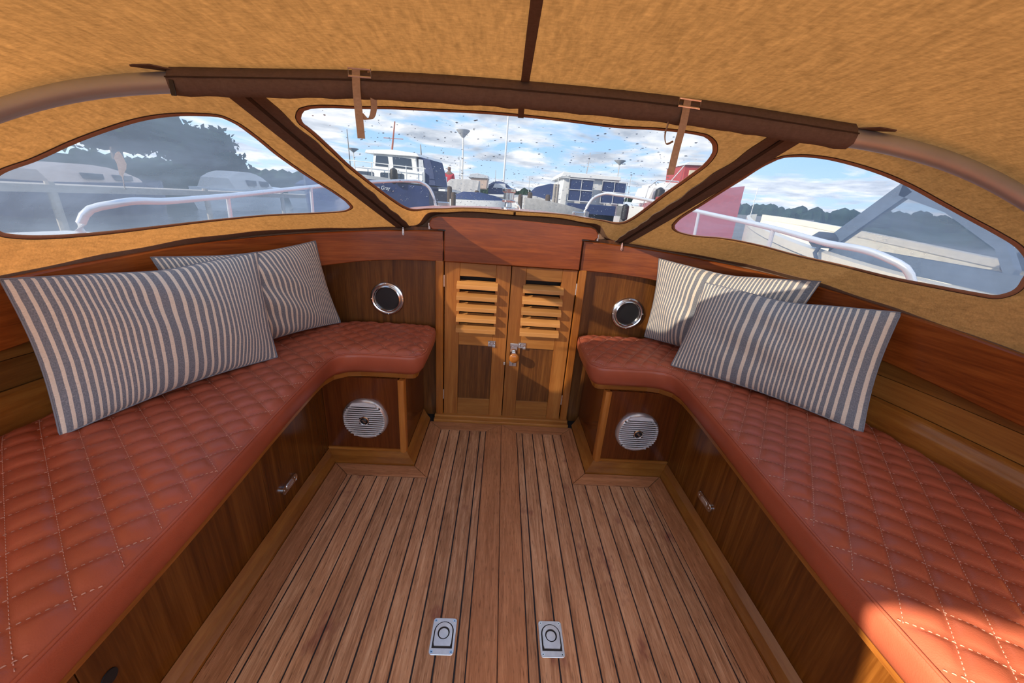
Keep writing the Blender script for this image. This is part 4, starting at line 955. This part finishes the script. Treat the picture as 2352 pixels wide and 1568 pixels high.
MB().box(1.85,3.35,12.0,12.1,.72,1.26,.02).build('stern_cover', M_['bluecloth'], K, smooth=False)
for x in (1.42,1.50): MB().tube([(x,12.0,.8),(x,12.0,1.75)], .05, 8).build('fender', M_['pier'], K)
MB().lathe([(.02,0),(.10,.06),(.11,.25),(.10,.44),(.02,.5)], (3.62,11.9,.85), 'z', 12).build('fender', M_['blackp'], K)
MB().tube([(1.5,12.0,1.3),(1.5,12.0,1.95),(1.84,12.0,1.95)], .015, 6).build('side_rail', M_['white'], K)
mt = MB().tube([(2.60,13.5,2.1),(2.66,13.5,2.86)], [.022,.010], 6).build('mast', M_['steel'], K)
MB().tube([(2.40,13.5,2.46),(2.88,13.5,2.42)], .008, 6).build('crosstree', M_['steel'], mt)
# small white launch with wheelhouse and the red ship behind it
K = thing('white_launch', 'little white launch with a dark fender and rail hoops before the red ship', 'boat')
hull(MB(), 4.5, .9, -.35, 1.35, 1.6, 15.5, 1, 6.2, ax='y').build('hull', M_['white'], K)
MB().prism([(5.55,1.5),(6.95,1.5),(6.85,2.12),(5.75,2.12)], 15.7, 17.5, 'y', .03).build('cabin', M_['white'], K, smooth=False)
MB().tube([(5.4,15.5,1.4),(5.5,15.5,2.1),(5.8,15.5,2.36),(6.6,15.5,2.36),(6.9,15.5,2.1)], .025, 6).build('rail_hoop', M_['grey'], K)
MB().lathe([(.03,0),(.17,.08),(.19,.35),(.17,.66),(.03,.75)], (5.9,15.3,1.35), 'z', 14).build('fender', M_['blackp'], K)
K = thing('red_ship', 'red ship with a white-rimmed red wheelhouse at the right edge of the front window', 'ship')
MB().prism([(3.95,1.55),(6.08,1.95),(6.12,-.35),(3.8,-.35)], 10.2, 10.5, 'y').build('bow_plating', M_['redp'], K, smooth=False)
MB().prism([(4.1,10.45),(6.1,10.45),(9.2,22),(7.2,22)], -.35, 1.5, 'z').build('hull', M_['redp'], K, smooth=False)
MB().prism([(6.75,1.5),(8.75,1.5),(8.75,2.45),(6.75,2.42)], 17, 20, 'y', .02).build('deckhouse', M_['white'], K, smooth=False)
MB().prism([(7.35,2.4),(8.75,2.4),(8.8,3.16),(7.3,3.10)], 16.8, 18.6, 'y', .02).build('wheelhouse', M_['redp'], K, smooth=False)
MB().prism([(7.55,2.5),(8.1,2.5),(8.12,2.95),(7.53,2.93)], 16.76, 16.81, 'y').build('window', M_['cream'], K, smooth=False)
MB().prism([(7.24,3.10),(8.86,3.16),(8.7,3.28),(7.4,3.22)], 16.7, 18.7, 'y', .01).build('roof', M_['white'], K, smooth=False)
MB().tube([(7.3,16.8,3.1),(6.6,16.8,2.1)], .02, 6).build('stay', M_['steel'], K)

# cream open launch alongside, through the right window
K = thing('open_launch', 'cream open launch with a grey spray hood moored alongside the right window', 'boat')
ys = [.2,1.2,2.2,3.2,4.0,4.6,5.0,5.2]; hw = [1.0,1.02,1.0,.90,.74,.52,.27,.04]; gz = [.80,.82,.86,.95,1.05,1.13,1.18,1.20]
XC = 3.38
oc = cat([(a, b, c) for a, b, c in zip(ys, hw, gz)], 36)
MB().loft([[(XC-w,y,z-.02),(XC-w*.98,y,z-.25),(XC-w*.7,y,-.3),(XC+w*.7,y,-.3),(XC+w*.98,y,z-.25),(XC+w,y,z-.02)] for y, w, z in oc], False, False).build('hull', M_['hullw'], K)
MB().loft([[(XC-w*.93,y,z-.02),(XC-w*.90,y,z-.30),(XC+w*.90,y,z-.30),(XC+w*.93,y,z-.02)] for y, w, z in oc], False, False).build('inner_lining', M_['pink2'] if 'pink2' in M_ else M_['hullw'], K)
MB().prism([(XC+w*.92*sg, y) for sg, seq in ((-1, oc), (1, oc[::-1])) for y, w, z in seq], .50, .53).build('sole', M_['pink'], K, smooth=False)
for sg in (-1, 1):
    MB().loft([[(XC+sg*w*1.02,y,z-.05),(XC+sg*w*1.02,y,z+.015),(XC+sg*w*.90,y,z+.015),(XC+sg*w*.90,y,z-.05)] for y, w, z in oc]).build('gunwale', M_['hullw'], K)
    xx = XC+sg*.78
    MB().loft([[(xx-.02,y-a,z-b),(xx+.02,y-a,z-b),(xx+.02,y+a,z+b),(xx-.02,y+a,z+b)] for y, z, a, b in ((3.03,1.0,.045,.03),(2.585,1.40,.045,.03))]).build('windscreen_pillar', M_['slate'] if 'slate' in M_ else M_['grey'], K)
    MB().loft([[(xx-.02,y,z-.05),(xx+.02,y,z-.05),(xx+.02,y,z+.03),(xx-.02,y,z+.03)] for y, z in ((2.62,1.40),(2.3,1.30),(1.98,1.12),(1.86,.95))]).build('hood_bow', M_['slate'] if 'slate' in M_ else M_['grey'], K)
    MB().prism([(2.95,1.0),(2.58,1.36),(2.3,1.27),(2.0,1.10),(1.9,.93),(2.4,.93)], xx-.004, xx+.004, 'x').build('side_screen', M_['screen'], K, smooth=False)
    MB().prism([(3.0,.90),(3.0,1.0),(1.7,.95),(1.7,.84)], xx-.03, xx+.03, 'x').build('side_coaming', M_['slate'] if 'slate' in M_ else M_['grey'], K, smooth=False)
MB().prism([(2.56,1.42),(2.62,1.38),(2.3,1.27),(1.98,1.09),(1.94,1.12),(2.3,1.31)], XC-.78, XC+.78, 'x').build('hood_top', M_['slate'] if 'slate' in M_ else M_['grey'], K, smooth=False)
MB().lathe([(.06,0),(.09,.03),(.09,.08),(.05,.12)], (2.52,3.02,.96), 'z', 12).build('cleat_block', M_['blackp'], K)
MB().tube([(2.5,3.0,1.0),(2.30,2.8,.93),(2.22,2.6,.80)], .014, 6).build('mooring_line', M_['blackp'], K)
MB().tube([(2.66+.0,1.95+.03*math.cos(a),.99+.03*math.sin(a)) for a in np.linspace(0, 2*math.pi, 14)[:-1]], .004, 5, loop=True).build('ring', M_['blackp'], K)

# left side: pier with piles, boats behind it, trees
K = thing('pier', 'long low wooden pier crossing the left window', 'pier')
MB().box(-9.9,-8.9,-6,30,.70,.84).build('deck', M_['pier'], K, smooth=False)
for k in range(9):
    y = -4+k*4; MB().tube([(-8.95,y,-.6),(-8.95,y,.90)], .07, 8).build('pile', M_['pier'], K)
def side_boat(label, y0, L, half, xc, zt, topm, toph, hm):
    K = thing('moored_boat', label, 'boat', 'boats behind the pier')
    hull(MB(), L, half, -.35, zt, zt+.25, y0, 1, xc, ax='y').build('hull', hm, K)
    rings = []
    for k in range(7):
        f = k/6; y = y0+.1*L+L*.62*f; h = zt+toph*(math.sin(math.pi*(.12+.80*f))**.6); rings.append([(xc-half*.85,y,zt),(xc-half*.6,y,h),(xc+half*.6,y,h),(xc+half*.85,y,zt)])
    MB().loft(rings).build('cover', topm, K, angle=30)
    for f in (.3,.5): MB().box(xc+half*.72,xc+half*.86,y0+L*f,y0+L*(f+.12),zt+toph*.25,zt+toph*.55,.01).build('side_window', M_['dkglass'], K)
side_boat('moored boat under a beige cover, nearest behind the pier', 12.6, 5.6, 1.1, -15.6, .75, M_['pink'], .62, M_['navy'])
side_boat('moored boat with a grey cabin cover behind the pier beside the beige one', 21.5, 6.0, 1.2, -15.8, .8, M_['tarp'], .95, M_['grey'])
side_boat('dark moored boat nearest the left edge of the left window', 4.6, 5.0, 1.0, -15.6, .7, M_['slate'], .45, M_['navy'])
side_boat('moored boat at the far end of the pier with a navy cover', 30.5, 6.5, 1.2, -15.5, .9, M_['bluecloth'], .9, M_['grey'])
K = thing('rowing_boat', 'low white rowing boat on the water before the pier', 'boat')
hull(MB(), 3.4, .55, -.4, .18, .34, 6.6, -1, -6.9, ax='y').build('hull', M_['white'], K)
MB().box(-7.25,-6.55,4.6,4.85,.08,.12).build('thwart', M_['pier'], K, smooth=False)

def leafy(name, c):
    m, t, out = newmat(name); n = t.noise(t.coord(scale=(.5,.5,.5)), 1, 3); col = t.ramp(n, [(.3, tuple(x*.6 for x in c)), (.7, tuple(x*1.4 for x in c))])
    d = t.new('ShaderNodeBsdfDiffuse'); l = t.new('ShaderNodeBsdfTranslucent'); x = t.new('ShaderNodeMixShader'); x.inputs[0].default_value = .3
    t.link(col, d.inputs[0]); t.link(col, l.inputs[0]); t.link(d.outputs[0], x.inputs[1]); t.link(l.outputs[0], x.inputs[2]); t.link(x.outputs[0], out.inputs[0]); return m
M_['leafd'] = leafy('dark_leaves', (.030,.060,.040)); M_['leaf'] = leafy('green_leaves', (.055,.10,.045)); M_['willow'] = leafy('willow_leaves', (.17,.21,.06)); 
def tree(x, y, h, r, mat, label, seed, nl=1500, droop=0):
    rs = random.Random(seed); T = thing('tree', label, 'tree', 'trees on the left bank', loc=(x, y, -.3)); mb = MB()
    lob = [(rs.uniform(-.55,.55)*r, rs.uniform(-.55,.55)*r, h*rs.uniform(.42,.86), r*rs.uniform(.38,.62)) for _ in range(11)]
    for _ in range(nl):
        a, b, c, R = rs.choice(lob); th = rs.uniform(0, 6.283); cz = rs.uniform(-1, 1); q = R*rs.uniform(.75,1.08); sz = math.sqrt(1-cz*cz)
        p = Vector((a+q*sz*math.cos(th), b+q*sz*math.sin(th), c+q*cz*.8-droop*rs.random())); e = .16+.22*rs.random(); d1 = Vector((rs.uniform(-1,1), rs.uniform(-1,1), rs.uniform(-1,1)-droop*.5)).normalized(); d2 = d1.orthogonal().normalized()
        mb.add([p-d1*e, p+d2*e*.5, p+d1*e, p-d2*e*.5], [(0,1,2,3)])
    for a, b, c, R in lob: mb.ball((a,b,c), R*.86, 9, 6, (1,1,.8))
    mb.build('crown', mat, T, smooth=False)
    MB().tube([(0,0,0),(.1,0,h*.3),(0,.1,h*.6)], [r*.09,r*.07,r*.03], 8).build('trunk', M_['bark'], T)
tr = [(-29,7,10.5,4.6,'leafd','dark tree at the left end of the bank behind the pier'),(-29,15,11.0,4.6,'leaf','rounded green tree next to the leftmost dark one'),(-30,23,12.5,5.0,'leafd','tall dark tree in the middle of the left bank'),(-25,22.5,9.6,3.2,'willow','yellow-green willow standing before the dark trees'),(-29,31,10.5,4.6,'leaf','green tree right of the willow on the bank'),(-30,41,6.5,3.8,'leafd','lower dark tree at the right end of the bank'),(-33,-1,9,4.4,'leaf','green tree beyond the left edge of the left window')]
for i, (x, y, h, r, mm, lb) in enumerate(tr): tree(x, y, h, r, M_[mm], lb, 20+i, 1500, 1.6 if mm == 'willow' else 0)
tag(MB().prism([(-60,-40),(-22,-40),(-21,10),(-24,45),(-40,70),(-80,70)], -.6, 1.9).build('bank', M_['leafd'], smooth=False), 'grassy bank below the trees on the left', 'bank', kind='structure')
# far shore: a continuous belt of distant trees
mb = MB(); rs = random.Random(3)
for k in range(900):
    a = math.radians(-46+k*.11); d = rs.uniform(118,150); x, y = d*math.sin(a), d*math.cos(a); h = rs.uniform(2.6,4.9); r = rs.uniform(1.0,2.1)
    mb.ball((x, y, h-r*.9), r, 7, 5, (1,1,1.5)); 
rings = [[(d*math.sin(math.radians(a)), d*math.cos(math.radians(a)), z) for d, z in ((112,-.4),(114,1.6),(160,2.4))] for a in range(-48, 56, 3)]
mb.loft(rings, False, False)
tag(mb.build('far_shore_trees', M_['leafd']), 'dark line of trees along the far shore', 'trees', kind='stuff')
# masts and light craft far off, seen as small shapes before the far shore
for i in range(9):
    x = -9+i*5.3+random.uniform(-1,1); y = 62+random.uniform(-8,8); K = thing('far_sailboat', 'small far white sailing boat before the dark far shore', 'boat', 'far sailing boats')
    hull(MB(), 6, 1.0, -.4, .9, 1.2, x, 1, y).build('hull', M_['white'], K)
    MB().box(x+1.5,x+3.6,y-.6,y+.6,1.0,1.7,.1).build('cabin', M_['white'], K); MB().tube([(x+2.8,y,1.0),(x+2.8,y,5.2+random.random()*1.5)], .05, 5).build('mast', M_['steel'], K)
